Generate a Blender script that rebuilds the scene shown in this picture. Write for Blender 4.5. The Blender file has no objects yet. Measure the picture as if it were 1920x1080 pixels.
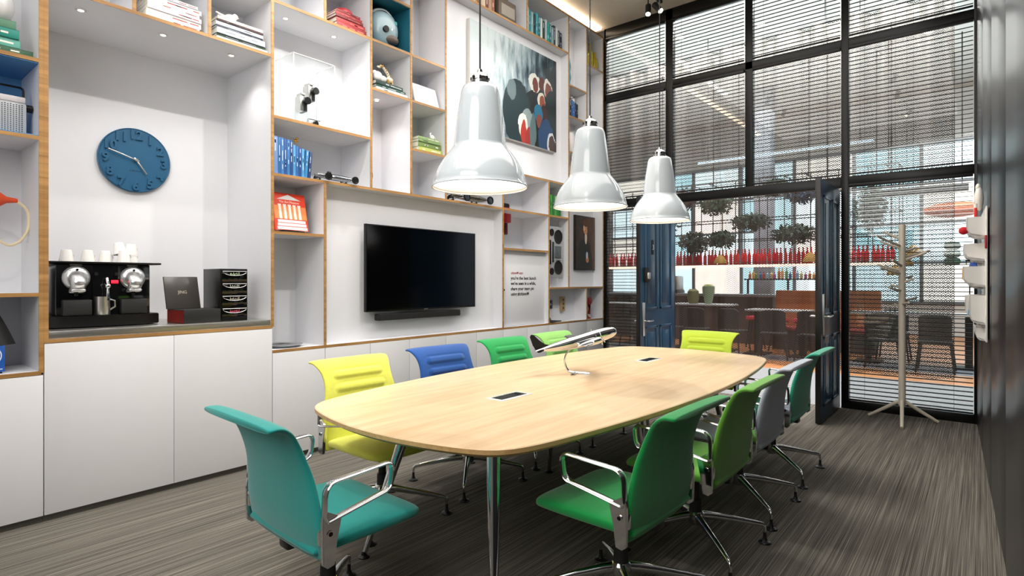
import bpy, bmesh, math, random
from mathutils import Vector, Matrix
random.seed(7)
PI = math.pi
SC = bpy.context.scene
COL = SC.collection
# ------------------------------------------------------------------ camera
cam = bpy.data.cameras.new('camera'); camo = bpy.data.objects.new('camera', cam); COL.objects.link(camo)
camo.location = (4.185, 0, 1.4)
camo.rotation_euler = (PI/2, 0, math.atan(880/1069.6))
cam.sensor_width = 36; cam.lens = 36*1069.6/1920; cam.shift_y = -13.5/1920; cam.clip_start = .02
SC.camera = camo
# ------------------------------------------------------------------ world, exposure
w = bpy.data.worlds.new('world'); SC.world = w; w.use_nodes = True
w.node_tree.nodes['Background'].inputs[0].default_value = (.75, .88, 1, 1)
w.node_tree.nodes['Background'].inputs[1].default_value = .6
SC.view_settings.view_transform = 'Standard'; SC.view_settings.look = 'None'
SC.view_settings.exposure = 0.0; SC.view_settings.gamma = 1; SC.view_settings.use_curve_mapping = False
SC.cycles.max_bounces = 8; SC.cycles.transparent_max_bounces = 24
SC.cycles.diffuse_bounces = 4; SC.cycles.glossy_bounces = 4
# ------------------------------------------------------------------ lights
def look(o, tgt):
    o.rotation_euler = (Vector(tgt)-o.location).to_track_quat('-Z', 'Y').to_euler()
def spot(loc, tgt, power, ang=70, blend=.5, rad=.03, col=(1, .955, .905)):
    l = bpy.data.lights.new('spot_light', 'SPOT'); l.energy = power; l.spot_size = math.radians(ang); l.spot_blend = blend
    l.shadow_soft_size = rad; l.color = col
    o = bpy.data.objects.new('spot_light', l); COL.objects.link(o); o.location = loc; look(o, tgt); return o
def area(loc, tgt, sx, sy, power, col=(1, 1, 1)):
    l = bpy.data.lights.new('area_light', 'AREA'); l.shape = 'RECTANGLE'; l.size = sx; l.size_y = sy; l.energy = power; l.color = col
    o = bpy.data.objects.new('area_light', l); COL.objects.link(o); o.location = loc; look(o, tgt); return o
area((2.1, 2.6, 4.9), (2.1, 2.6, 0), 3.4, 7.0, 165, (1, .96, .91))  # added soft fill under the ceiling, not a modelled fixture
area((3.0, -1.2, 3.2), (1.6, 3.5, 1.0), 2.6, 2.6, 95, (1, .97, .93))  # added fill from behind the camera, no fixture there
SPOTS = [((1.03, 3.0), (-.3, 1.4, 1.4), 330, 75), ((1.03, 1.93), (.0, 2.9, 1.0), 200, 70), ((.9, 5.5), (0, 3.9, 1.3), 220, 75),
         ((.96, 6.6), (1.6, 5.0, .7), 190, 70), ((2.98, 3.0), (0, 1.6, 2.6), 330, 70), ((3.0, .5), (.2, 3.2, 1.4), 330, 70),
         ((2.6, 6.1), (0, 4.2, 1.6), 260, 75), ((3.0, 4.6), (0, 5.2, 3.4), 330, 70), ((1.1, 4.3), (2.9, 3.0, .3), 330, 70),
         ((2.98, 1.9), (1.9, 1.2, .6), 210, 60), ((1.0, 3.7), (3.7, 4.6, 0), 420, 60), ((1.0, 5.0), (3.7, 5.9, 0), 330, 60)]
for (x, y), t, p, a in SPOTS:
    spot((x, y, 4.70), t, p*.46, a)
PEND = [(2.158, 2.20, 1.885), (2.132, 3.33, 1.898), (2.088, 4.51, 1.905)]
for p in PEND:
    l = bpy.data.lights.new('pendant_bulb', 'SPOT'); l.energy = 85; l.spot_size = math.radians(150); l.spot_blend = .35; l.shadow_soft_size = .05; l.color = (1, .95, .87)
    o = bpy.data.objects.new('pendant_bulb', l); COL.objects.link(o); o.location = (p[0], p[1], p[2]+.09)
DOWN = [(-.2, 1.051, 3.105, 9), (-.2, 1.519, 3.105, 9), (-.2, 1.985, 3.105, 9), (-.2, 2.421, 3.54, 7), (-.2, 2.871, 3.54, 7),
        (-.21, 3.338, 3.095, 5), (-.1, 6.40, 4.865, 3), (-.1, 6.80, 4.365, 3)]
for x, y, z, p in DOWN:
    spot((x, y, z-.03), (x, y, 0), p, 120, .8, .02)
# the bar hall beyond the glass
area((1, 12.8, 5.6), (1, 12.8, 0), 9, 5, 620, (1, .97, .94))
area((1.6, 9.1, 5.9), (1.6, 9.95, 3.9), 7, .5, 760, (1, .93, .92))  # added light that brightens the upper mesh curtain
area((1, 11.5, 4.2), (1, 11.5, 9), 8, 7, 420, (.95, 1, 1))  # added upward fill to lighten the hall ceiling

# ------------------------------------------------------------------ materials
def lin(h):
    h = h.lstrip('#'); r = [int(h[i:i+2], 16)/255 for i in (0, 2, 4)]
    return tuple((c/12.92 if c <= .04045 else ((c+.055)/1.055)**2.4) for c in r)+(1,)
class NT:
    def __init__(s, name):
        s.m = bpy.data.materials.new(name); s.m.use_nodes = True; s.t = s.m.node_tree; s.n = s.t.nodes
        s.b = s.n['Principled BSDF']; s.out = s.n['Material Output']
    def add(s, typ, **kw):
        n = s.n.new(typ)
        for k, v in kw.items():
            if k.startswith('i_'):
                key = k[2:]; key = int(key) if key.isdigit() else key.replace('_', ' ')
                n.inputs[key].default_value = v
            else: setattr(n, k, v)
        return n
    def l(s, a, b): s.t.links.new(a, b)
    def mth(s, op, a, b=None, clamp=False):
        n = s.n.new('ShaderNodeMath'); n.operation = op; n.use_clamp = clamp
        for i, v in enumerate((a, b)):
            if v is None: continue
            if isinstance(v, (int, float)): n.inputs[i].default_value = v
            else: s.l(v, n.inputs[i])
        return n.outputs[0]
def mat(name, col, rough=.5, metal=0, spec=.5, emit=None, es=0, noise=.04, nscale=12, bump=0, bscale=200, coat=0, sheen=0):
    t = NT(name); c = lin(col) if isinstance(col, str) else col
    b = t.b; b.inputs['Roughness'].default_value = rough; b.inputs['Metallic'].default_value = metal
    b.inputs['Specular IOR Level'].default_value = spec; b.inputs['Coat Weight'].default_value = coat; b.inputs['Coat Roughness'].default_value = .05
    b.inputs['Sheen Weight'].default_value = sheen
    tc = t.add('ShaderNodeTexCoord')
    nz = t.add('ShaderNodeTexNoise', i_Scale=nscale); t.l(tc.outputs['Object'], nz.inputs['Vector'])
    mx = t.add('ShaderNodeMix', data_type='RGBA'); t.l(nz.outputs['Fac'], mx.inputs[0])
    mx.inputs[6].default_value = tuple(max(0, v*(1-noise)) for v in c[:3])+(1,)
    mx.inputs[7].default_value = tuple(min(1, v*(1+noise)) for v in c[:3])+(1,)
    t.l(mx.outputs[2], b.inputs['Base Color'])
    if emit is not None:
        b.inputs['Emission Color'].default_value = lin(emit); b.inputs['Emission Strength'].default_value = es
    if bump:
        n2 = t.add('ShaderNodeTexNoise', i_Scale=bscale); t.l(tc.outputs['Object'], n2.inputs['Vector'])
        bp = t.add('ShaderNodeBump', i_Strength=bump, i_Distance=.002); t.l(n2.outputs['Fac'], bp.inputs['Height']); t.l(bp.outputs[0], b.inputs['Normal'])
    return t.m
def wood(name, c1, c2, axis=1, rough=.4, sc=1.0, spec=.5):
    t = NT(name); tc = t.add('ShaderNodeTexCoord'); mp = t.add('ShaderNodeMapping')
    s = [26*sc, 26*sc, 26*sc]; s[axis] = 1.6*sc; mp.inputs['Scale'].default_value = s
    t.l(tc.outputs['Object'], mp.inputs[0])
    nz = t.add('ShaderNodeTexNoise', i_Scale=1.0, i_Detail=6.0, i_Roughness=.62, i_Distortion=.25); t.l(mp.outputs[0], nz.inputs['Vector'])
    cr = t.add('ShaderNodeValToRGB'); cr.color_ramp.elements[0].position = .3; cr.color_ramp.elements[1].position = .72
    cr.color_ramp.elements[0].color = lin(c1); cr.color_ramp.elements[1].color = lin(c2)
    t.l(nz.outputs['Fac'], cr.inputs[0]); t.l(cr.outputs[0], t.b.inputs['Base Color']); t.b.inputs['Roughness'].default_value = rough
    t.b.inputs['Specular IOR Level'].default_value = spec
    bp = t.add('ShaderNodeBump', i_Strength=.08, i_Distance=.001); t.l(nz.outputs['Fac'], bp.inputs['Height']); t.l(bp.outputs[0], t.b.inputs['Normal'])
    return t.m
def carpet():
    t = NT('carpet'); tc = t.add('ShaderNodeTexCoord')
    def nz(s, d=2.0):
        mp = t.add('ShaderNodeMapping'); mp.inputs['Scale'].default_value = s; t.l(tc.outputs['Object'], mp.inputs[0])
        n = t.add('ShaderNodeTexNoise', i_Scale=1.0, i_Detail=d); t.l(mp.outputs[0], n.inputs['Vector']); return n.outputs['Fac']
    a = nz((185, .5, 1)); b = nz((440, 1.6, 1)); c = nz((30, .25, 1)); d = nz((900, 260, 1))
    s1 = t.mth('MULTIPLY', a, .40); s2 = t.mth('MULTIPLY', b, .46); s3 = t.mth('MULTIPLY', c, .14); s4 = t.mth('MULTIPLY', d, .16)
    f = t.mth('ADD', t.mth('ADD', s1, s2), t.mth('ADD', s3, s4))
    cr = t.add('ShaderNodeValToRGB'); e = cr.color_ramp.elements
    e[0].position = .40; e[0].color = lin('#3A3734'); e[1].position = .74; e[1].color = lin('#9C978B')
    m1 = e.new(.53); m1.color = lin('#56524D'); m2 = e.new(.62); m2.color = lin('#716D65')
    t.l(f, cr.inputs[0]); t.l(cr.outputs[0], t.b.inputs['Base Color']); t.b.inputs['Roughness'].default_value = .95
    t.b.inputs['Specular IOR Level'].default_value = .1
    bp = t.add('ShaderNodeBump', i_Strength=.5, i_Distance=.004); t.l(f, bp.inputs['Height']); t.l(bp.outputs[0], t.b.inputs['Normal'])
    return t.m
def emis(name, col, s):
    t = NT(name); e = t.add('ShaderNodeEmission', i_Color=lin(col), i_Strength=s); t.l(e.outputs[0], t.out.inputs[0])
    return t.m
def clear(name, tint='#FFFFFF', gloss=.10, rough=.02, body=0.0, bodycol='#FFFFFF', fr=.8):
    t = NT(name)
    tr = t.add('ShaderNodeBsdfTransparent', i_Color=lin(tint)); gl = t.add('ShaderNodeBsdfGlossy', i_Roughness=rough)
    lw = t.add('ShaderNodeLayerWeight', i_Blend=.35); f = t.mth('ADD', t.mth('MULTIPLY', lw.outputs['Fresnel'], fr), gloss*.3, True)
    mx = t.add('ShaderNodeMixShader'); t.l(f, mx.inputs[0]); t.l(tr.outputs[0], mx.inputs[1]); t.l(gl.outputs[0], mx.inputs[2])
    o = mx.outputs[0]
    if body:
        df = t.add('ShaderNodeBsdfDiffuse', i_Color=lin(bodycol)); m2 = t.add('ShaderNodeMixShader'); m2.inputs[0].default_value = body
        t.l(o, m2.inputs[1]); t.l(df.outputs[0], m2.inputs[2]); o = m2.outputs[0]
    t.l(o, t.out.inputs[0]); return t.m
def chainmail():
    # zigzag rows of metal links with open gaps between them
    t = NT('metal_mesh'); uv = t.add('ShaderNodeUVMap'); sp = t.add('ShaderNodeSeparateXYZ'); t.l(uv.outputs[0], sp.inputs[0])
    u, v = sp.outputs[0], sp.outputs[1]
    zz = t.mth('ABSOLUTE', t.mth('SUBTRACT', t.mth('FRACT', t.mth('MULTIPLY', u, 1/.058)), .5))
    ph = t.mth('FRACT', t.mth('ADD', t.mth('MULTIPLY', v, 1/.034), t.mth('MULTIPLY', zz, 2.2)))
    on = t.mth('LESS_THAN', ph, .55)
    b = t.b; b.inputs['Base Color'].default_value = lin('#514943'); b.inputs['Metallic'].default_value = .35; b.inputs['Roughness'].default_value = .45
    tr = t.add('ShaderNodeBsdfTransparent'); mx = t.add('ShaderNodeMixShader')
    t.l(on, mx.inputs[0]); t.l(tr.outputs[0], mx.inputs[1]); t.l(b.outputs[0], mx.inputs[2]); t.l(mx.outputs[0], t.out.inputs[0])
    return t.m
def art_mat(name, size, base, blobs, streak=True):
    # painted picture in the object's own metres: x runs along Y of the wall, y is height
    t = NT(name); tc = t.add('ShaderNodeTexCoord'); sp = t.add('ShaderNodeSeparateXYZ'); t.l(tc.outputs['Object'], sp.inputs[0])
    Y, Z = t.mth('DIVIDE', sp.outputs[1], size[0]), t.mth('DIVIDE', sp.outputs[2], size[1])
    nz = t.add('ShaderNodeTexNoise', i_Scale=5.0, i_Detail=6.0); mp = t.add('ShaderNodeMapping'); mp.inputs['Scale'].default_value = (1, 3.2, .8) if streak else (1, 2, 2)
    t.l(tc.outputs['Object'], mp.inputs[0]); t.l(mp.outputs[0], nz.inputs['Vector'])
    cr = t.add('ShaderNodeValToRGB'); el = cr.color_ramp.elements
    for i, (p, c) in enumerate(base):
        if i < 2: el[i].position = p; el[i].color = lin(c)
        else: q = el.new(p); q.color = lin(c)
    ramp = t.mth('ADD', t.mth('MULTIPLY', Y, .75 if streak else .4), t.mth('MULTIPLY', t.mth('SUBTRACT', nz.outputs['Fac'], .5), .9)); ramp = t.mth('SUBTRACT', ramp, t.mth('MULTIPLY', Z, .22 if streak else 0))
    t.l(ramp, cr.inputs[0]); cur = cr.outputs[0]
    wob = t.mth('MULTIPLY', t.mth('SUBTRACT', nz.outputs['Fac'], .5), .06 if streak else .02)
    for (cy, cz, ry, rz, c) in blobs:
        dy = t.mth('DIVIDE', t.mth('SUBTRACT', t.mth('ADD', Y, wob), cy), ry); dz = t.mth('DIVIDE', t.mth('SUBTRACT', t.mth('ADD', Z, wob), cz), rz)
        d = t.mth('ADD', t.mth('MULTIPLY', dy, dy), t.mth('MULTIPLY', dz, dz)); m = t.mth('LESS_THAN', d, 1.0)
        mx = t.add('ShaderNodeMix', data_type='RGBA'); t.l(m, mx.inputs[0]); t.l(cur, mx.inputs[6]); mx.inputs[7].default_value = lin(c); cur = mx.outputs[2]
    t.l(cur, t.b.inputs['Base Color']); t.b.inputs['Roughness'].default_value = .35
    return t.m

M = {}
M['white'] = mat('white_laminate', '#E0E1E5', .42, noise=.015)
M['cab'] = mat('cabinet_white', '#DCDCDE', .38, noise=.02)
M['ply'] = wood('plywood_edge', '#8A6334', '#C0935A', 1, .5, 1.2)
M['blue_in'] = mat('blue_laminate', '#5C93C4', .45)
M['teal_in'] = mat('teal_laminate', '#1F6477', .45)
M['ceil'] = mat('ceiling_paint', '#E2D6C4', .8)
M['carpet'] = carpet()
M['black'] = mat('black_metal', '#0B0B0C', .35, .3)
M['blackm'] = mat('matt_black', '#141414', .6)
M['slat'] = mat('black_slat', '#090808', .6, 0, spec=.2)
M['dark_wall'] = mat('dark_gloss_panel', '#232226', .30, .15, noise=.05, nscale=1.5)
M['chrome'] = mat('polished_aluminium', '#D8DADC', .09, 1)
M['brushed'] = mat('brushed_steel', '#D2D0CB', .33, 1)
M['darkmetal'] = mat('dark_steel', '#3A3A3B', .3, .8)
M['oak'] = wood('oak_veneer', '#D8B68A', '#EDD3AE', 1, .34, .9)
M['oak_e'] = wood('oak_edge', '#BE965F', '#D8B27C', 1, .4, 1.5)
M['enamel'] = mat('white_enamel', '#C9D2D8', .12, coat=.8, noise=.01)
M['diffuser_glow'] = mat('glowing_diffuser', '#FFFFFF', .5, emit='#FFF6E8', es=2.6, noise=0)  # emission stands in for bulb light through the diffuser disc
M['bulb'] = emis('lamp_glow', '#FFF2DC', 14)
M['glow'] = emis('downlight_glow', '#FFF0DC', 12)
M['cove'] = emis('cove_glow', '#FFE6C6', 9)
M['glass'] = clear('window_glass', '#F4F8F8', .08)
M['acrylic'] = clear('clear_acrylic', '#FEFFFF', .02, body=.0, fr=.16)
M['acryl_e'] = clear('acrylic_edge', '#FFFFFF', .3, body=.55)
M['mesh'] = chainmail()
M['door'] = mat('blue_door_gloss', '#1B4866', .3, coat=.15, noise=.05)
M['tv'] = mat('screen_black', '#020203', .12)
M['rack'] = mat('cream_lacquer', '#CFC6B6', .4)
M['silo'] = mat('white_plastic', '#E8E6E2', .25)
def rgbmat(h, r=.55, **k):
    key = h+str(r)
    if key not in M: M[key] = mat('paint_'+h.strip('#').lower(), h, r, **k)
    return M[key]
R = rgbmat
def fab(name, h): return mat(name, h, .85, noise=.06, nscale=60, bump=.25, bscale=900, sheen=.35, spec=.25)

# ------------------------------------------------------------------ mesh builder
class MB:
    def __init__(s): s.bm = bmesh.new()
    def merge(s, t, mi, T=None):
        if T is not None: bmesh.ops.transform(t, matrix=T, verts=t.verts)
        for f in t.faces:
            if mi is not None: f.material_index = mi
        me = bpy.data.meshes.new('t'); t.to_mesh(me); t.free(); s.bm.from_mesh(me); bpy.data.meshes.remove(me); return s
    def box(s, x0, x1, y0, y1, z0, z1, mi=0, bev=0, T=None, seg=2):
        t = bmesh.new(); bmesh.ops.create_cube(t, size=1)
        bmesh.ops.transform(t, matrix=Matrix.Translation(((x0+x1)/2, (y0+y1)/2, (z0+z1)/2)) @ Matrix.Diagonal((abs(x1-x0), abs(y1-y0), abs(z1-z0), 1)), verts=t.verts)
        if bev: bmesh.ops.bevel(t, geom=t.edges[:], offset=bev, segments=seg, profile=.5, affect='EDGES')
        return s.merge(t, mi, T)
    def cyl(s, p0, p1, r0, r1=None, n=16, mi=0, caps=True):
        r1 = r0 if r1 is None else r1; p0, p1 = Vector(p0), Vector(p1); d = p1-p0
        t = bmesh.new(); bmesh.ops.create_cone(t, cap_ends=caps, segments=n, radius1=r0, radius2=r1, depth=d.length)
        T = Matrix.Translation((p0+p1)/2) @ d.to_track_quat('Z', 'Y').to_matrix().to_4x4()
        return s.merge(t, mi, T)
    def ball(s, c, r, mi=0, n=16, T=None):
        t = bmesh.new(); bmesh.ops.create_uvsphere(t, u_segments=n, v_segments=max(6, n//2), radius=1)
        r = (r, r, r) if isinstance(r, (int, float)) else r
        TT = Matrix.Translation(c) @ (T if T is not None else Matrix()) @ Matrix.Diagonal((*r, 1))
        return s.merge(t, mi, TT)
    def lathe(s, prof, n=32, mi=0, T=None, close=False):
        t = bmesh.new(); rings = []
        for r, z in prof:
            rings.append([t.verts.new((r*math.cos(2*PI*k/n), r*math.sin(2*PI*k/n), z)) for k in range(n)] if r > 1e-6 else [t.verts.new((0, 0, z))])
        for a, b in zip(rings, rings[1:]):
            for k in range(n):
                k2 = (k+1) % n
                if len(a) == 1 and len(b) == 1: continue
                if len(a) == 1: t.faces.new((a[0], b[k2], b[k]))
                elif len(b) == 1: t.faces.new((a[k], a[k2], b[0]))
                else: t.faces.new((a[k], a[k2], b[k2], b[k]))
        bmesh.ops.recalc_face_normals(t, faces=t.faces)
        return s.merge(t, mi, T)
    def tube(s, pts, a, b=None, n=10, mi=0, closed=False, B=None):
        # sweep an ellipse (a along B, b across) along pts; a, b numbers or lists
        pts = [Vector(p) for p in pts]; N = len(pts); t = bmesh.new(); rings = []
        up = None
        for i, p in enumerate(pts):
            if closed: T = (pts[(i+1) % N]-pts[i-1]).normalized()
            else: T = (pts[min(i+1, N-1)]-pts[max(i-1, 0)]).normalized()
            if B is not None: bb = Vector(B)
            else:
                if up is None: up = Vector((0, 0, 1)) if abs(T.z) < .9 else Vector((1, 0, 0))
                bb = up-T*up.dot(T)
                if bb.length < 1e-4: bb = Vector((1, 0, 0))-T*T.x
                bb.normalize(); up = bb
            nn = T.cross(bb).normalized()
            ra = a[i] if isinstance(a, (list, tuple)) else a
            rb = (b[i] if isinstance(b, (list, tuple)) else b) if b is not None else ra
            rings.append([t.verts.new(p+bb*ra*math.cos(2*PI*k/n)+nn*rb*math.sin(2*PI*k/n)) for k in range(n)])
        R_ = rings+[rings[0]] if closed else rings
        for r0, r1 in zip(R_, R_[1:]):
            for k in range(n): t.faces.new((r0[k], r0[(k+1) % n], r1[(k+1) % n], r1[k]))
        if not closed: t.faces.new(rings[0]); t.faces.new(rings[-1])
        bmesh.ops.recalc_face_normals(t, faces=t.faces)
        return s.merge(t, mi)
    def prism(s, poly, h0, h1, mi=0, T=None, bev=0):
        # polygon in local xy, from z=h0 to z=h1
        t = bmesh.new(); a = [t.verts.new((x, y, h0)) for x, y in poly]; b = [t.verts.new((x, y, h1)) for x, y in poly]
        n = len(poly); t.faces.new(a); t.faces.new(b)
        for k in range(n): t.faces.new((a[k], a[(k+1) % n], b[(k+1) % n], b[k]))
        bmesh.ops.recalc_face_normals(t, faces=t.faces)
        if bev: bmesh.ops.bevel(t, geom=[e for e in t.edges if abs(e.verts[0].co.z-e.verts[1].co.z) < 1e-6], offset=bev, segments=2, affect='EDGES')
        return s.merge(t, mi, T)
    def surf(s, fn, nu, nv, mi=0, wrap=False, capv=False):
        t = bmesh.new(); g = [[t.verts.new(fn(i/(nu if wrap else nu-1), j/(nv-1))) for i in range(nu)] for j in range(nv)]
        for j in range(nv-1):
            for i in range(nu if wrap else nu-1):
                i2 = (i+1) % nu; t.faces.new((g[j][i], g[j][i2], g[j+1][i2], g[j+1][i]))
        if capv: t.faces.new(g[0]); t.faces.new(g[-1])
        bmesh.ops.recalc_face_normals(t, faces=t.faces)
        return s.merge(t, mi)
    def text(s, body, size, T, mi=0, ext=.001, align='LEFT', bold=0):
        cu = bpy.data.curves.new('t', 'FONT'); cu.body = body; cu.size = size; cu.extrude = ext; cu.align_x = align; cu.offset = bold; cu.resolution_u = 3
        o = bpy.data.objects.new('t', cu); me = bpy.data.meshes.new_from_object(o)
        t = bmesh.new(); t.from_mesh(me); bpy.data.objects.remove(o); bpy.data.curves.remove(cu); bpy.data.meshes.remove(me)
        return s.merge(t, mi, T)
    def build(s, name, mats, parent=None, loc=None, rz=0, ang=35, flat=False):
        me = bpy.data.meshes.new(name); s.bm.to_mesh(me); s.bm.free()
        mats = mats if isinstance(mats, (list, tuple)) else [mats]
        for m in mats: me.materials.append(m)
        if not flat:
            for p in me.polygons: p.use_smooth = True
            me.set_sharp_from_angle(angle=math.radians(ang))
        o = bpy.data.objects.new(name, me); COL.objects.link(o)
        if parent is not None: o.parent = parent
        if loc is not None: o.location = loc
        o.rotation_euler.z = rz
        return o
def tag(o, label=None, cat=None, group=None, kind=None):
    if label: o['label'] = label
    if cat: o['category'] = cat
    if group: o['group'] = group
    if kind: o['kind'] = kind
    return o
def thing(name, label, cat, loc=(0, 0, 0), rz=0, group=None):
    o = bpy.data.objects.new(name, None); COL.objects.link(o); o.location = loc; o.rotation_euler.z = rz; o.empty_display_size = .1
    return tag(o, label, cat, group)
def struct(o): o['kind'] = 'structure'; return o
# frame that maps text/plates on a wall facing +X: x->+Y, y->+Z, z->+X
def wallT(x, y, z): return Matrix(((0, 0, 1, x), (1, 0, 0, y), (0, 1, 0, z), (0, 0, 0, 1)))
ORD = ['first', 'second', 'third', 'fourth', 'fifth', 'sixth', 'seventh', 'eighth', 'ninth', 'tenth', 'eleventh', 'twelfth', 'thirteenth', 'fourteenth', 'fifteenth', 'sixteenth', 'seventeenth', 'eighteenth']

# ================================================================== room shell
b = MB().box(-1.2, 5.0, -1.8, 7.17, -.06, 0); struct(b.build('floor', M['carpet']))
b = MB().box(-1.2, 5.0, -1.8, 7.25, 5.01, 5.09); struct(b.build('ceiling', M['ceil']))
b = MB().box(-.9, -.8, -1.8, 7.17, 0, 5.01); struct(b.build('wall_left', M['white']))
b = MB().box(-.9, 5.0, -1.9, -1.8, 0, 5.01); struct(b.build('wall_front', R('#8F8C88', .7)))
# right wall, glossy dark panels, turned two degrees
WANG = math.atan(.0354)
def wallX(y): return 4.151+.0354*(7.2-y)
b = MB(); y = 7.15
for i in range(8):
    b.box(0, .06, -1.16*(i+1)+.003, -1.16*i-.003, 0.0, 5.0, bev=.002)
b.box(.03, .09, -9.2, 0, 0, 5.0)
o = struct(b.build('wall_right', M['dark_wall'])); o.location = (4.153, 7.15, 0); o.rotation_euler.z = WANG
# cove light strip on the ceiling above the shelving
b = MB().box(-.10, -.005, -.3, 7.1, 4.985, 5.005)
tag(b.build('cove_light', M['cove']), 'warm glowing light strip along the ceiling above the shelving', 'light strip')

# glazed end wall -------------------------------------------------------------
YG = 7.17
def framebox(name, x0, x1, z0, z1, y0=YG, y1=YG+.09):
    struct(MB().box(x0, x1, y0, y1, z0, z1, bev=.004).build(name, M['black']))
for i, (x0, x1, z0, z1) in enumerate([(0.0, .03, 0, 5.01), (.935, 1.035, 0, 5.0), (1.962, 2.05, 2.54, 5.0), (2.99, 3.063, 0, 5.0), (4.13, 4.19, 0, 5.0),
                                       (0, 4.19, 4.86, 5.01), (0, .935, 3.965, 4.06), (1.035, 2.99, 3.965, 4.06), (3.063, 4.13, 3.965, 4.06),
                                       (0, .935, 2.455, 2.545), (1.035, 2.99, 2.43, 2.545), (3.063, 4.13, 2.455, 2.545), (0, .935, 0, .09), (3.063, 4.13, 0, .09)]):
    framebox('trim_%d' % (i+1), x0, x1, z0, z1)
PANES = [(.03, .935, 4.06, 4.86), (1.035, 1.962, 4.06, 4.86), (2.05, 2.99, 4.06, 4.86), (3.063, 4.13, 4.06, 4.86),
         (.03, .935, 2.545, 3.965), (1.035, 1.962, 2.545, 3.965), (2.05, 2.99, 2.545, 3.965), (3.063, 4.13, 2.545, 3.965),
         (.03, .935, .09, 2.455), (3.063, 4.13, .09, 2.455)]
BL = ['in the top left pane beside the shelving', 'in the top pane above the left door', 'in the top pane above the right door', 'in the top right pane beside the dark wall',
      'in the middle left pane beside the shelving', 'in the middle pane above the left door', 'in the middle pane above the right door', 'in the middle right pane beside the dark wall',
      'in the floor pane left of the doors', 'in the floor pane behind the coat stand']
for i, (x0, x1, z0, z1) in enumerate(PANES):
    struct(MB().box(x0, x1, YG+.05, YG+.058, z0, z1).build('window_%d' % (i+1), M['glass'], flat=True))
    t = thing('venetian_blind', 'black venetian blind with thin open slats '+BL[i], 'blind', ((x0+x1)/2, YG-.02, z0))
    hw = (x1-x0)/2-.006; H = z1-z0
    MB().box(-hw, hw, -.018, .018, H-.035, H-.002, bev=.003).build('headrail', M['black'], t)
    b = MB(); z = .045; A_ = math.radians(8)
    while z < H-.05:
        T = Matrix.Translation((0, 0, z)) @ Matrix.Rotation(A_, 4, 'X'); b.box(-hw, hw, -.0125, .0125, -.0025, .0025, T=T); z += .0445
    b.build('slat_stack', M['slat'], t, flat=True)
    MB().box(-hw, hw, -.014, .014, .012, .026, bev=.003).build('bottom_rail', M['black'], t)
    for sx in (-.72, .72):
        MB().cyl((hw*sx, -.012, .02), (hw*sx, -.012, H-.03), .0012, n=5).build('ladder_cord', M['black'], t)

# doors: four-panel glossy blue leaves standing open into the room -----------------
def leaf(idx, x, face, label_plate=False):
    # leaf runs from YG (hinge) to YG-1.0 ; visible face looks +X
    L, Hh, T_ = .985, 2.40, .045
    d = bpy.data.objects.new('door_%d' % idx, None); COL.objects.link(d); d.location = (x, YG-.01, 0); struct(d)
    b = MB().box(-T_/2, T_/2, -L, 0, .01, Hh, bev=.003)
    o = b.build('door_leaf', M['door'], d)
    b = MB()
    for (y0, y1, z0, z1) in ((-.87, -.53, 1.05, 2.25), (-.45, -.11, 1.05, 2.25), (-.87, -.53, .16, .85), (-.45, -.11, .16, .85)):
        for sx in (-1, 1):
            X0 = sx*(T_/2+.002)
            for (a, c, e, f) in ((y0, y1, z1-.03, z1), (y0, y1, z0, z0+.03), (y0, y0+.03, z0, z1), (y1-.03, y1, z0, z1)):
                b.box(X0-.008, X0+.008, a, c, e, f, bev=.004)
            b.box(X0-.003, X0+.004, y0+.075, y1-.075, z0+.075, z1-.075, bev=.003)
    b.build('door_panel', M['door'], d)
    b = MB().box(-T_/2-.003, T_/2+.003, -L-.006, -L+.012, .01, Hh, bev=.002); b.build('edge_strip', M['darkmetal'], d)
    hz = .92 if idx == 1 else 1.05
    for sx in (-1, 1):
        X0 = sx*(T_/2+.006)
        MB().box(X0-.006, X0+.006, -.93, -.875, hz-.18, hz+.22, bev=.003).build('handle_plate', M['brushed'], d)
        h = MB(); h.cyl((X0, -.90, hz), (X0+sx*.055, -.90, hz), .009, n=10); h.tube([(X0+sx*.055, -.905, hz), (X0+sx*.06, -.85, hz), (X0+sx*.055, -.76, hz)], .009)
        h.build('door_handle', M['chrome'], d)
    if idx == 1:
        p = MB().box(.024, .034, -.70, -.64, 1.72, 1.90, bev=.003).build('number_plate', M['blackm'], d)
        q = MB().text('3', .09, wallT(.036, -.685, 1.78), ext=.001); q.build('number', R('#E8E8E8'), p)
        k = MB().box(.022, .07, -.90, -.82, 1.38, 1.56, bev=.008); k.box(.05, .085, -.89, -.83, 1.42, 1.5, 1, bev=.01); k.build('door_latch', [M['blackm'], M['brushed']], d)
leaf(1, 1.045, 1); leaf(2, 2.96, 1)

# ================================================================== shelving wall
ZT = 4.9
sh = thing('shelving_unit', 'floor to ceiling white shelving wall with light plywood edges', 'shelving', (0, 0, 0))
TH = .022
def hboard(z, y0, y1, d=.46, m='white'):
    if y1 == .827: y1 = .815
    b = MB().box(-d, -.004, y0, y1, z-TH/2, z+TH/2, 0).box(-.004, .0, y0, y1, z-TH/2, z+TH/2, 1); b.build('shelf', [M[m], M['ply']], sh, flat=True)
def vboard(y, z0, z1, d=.46):
    b = MB().box(-d, -.005, y-TH/2, y+TH/2, z0, z1, 0).box(-.005, .001, y-TH/2, y+TH/2, z0, z1, 1); b.build('divider', [M['white'], M['ply']], sh, flat=True)
Yv = dict(a=.827, b=1.284, c=1.745, d=2.205, e=2.659, f=3.12, g=3.58, h=4.035, i=4.93, j=5.375, k=5.82, l=6.265, m=6.71, n=7.15)
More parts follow.
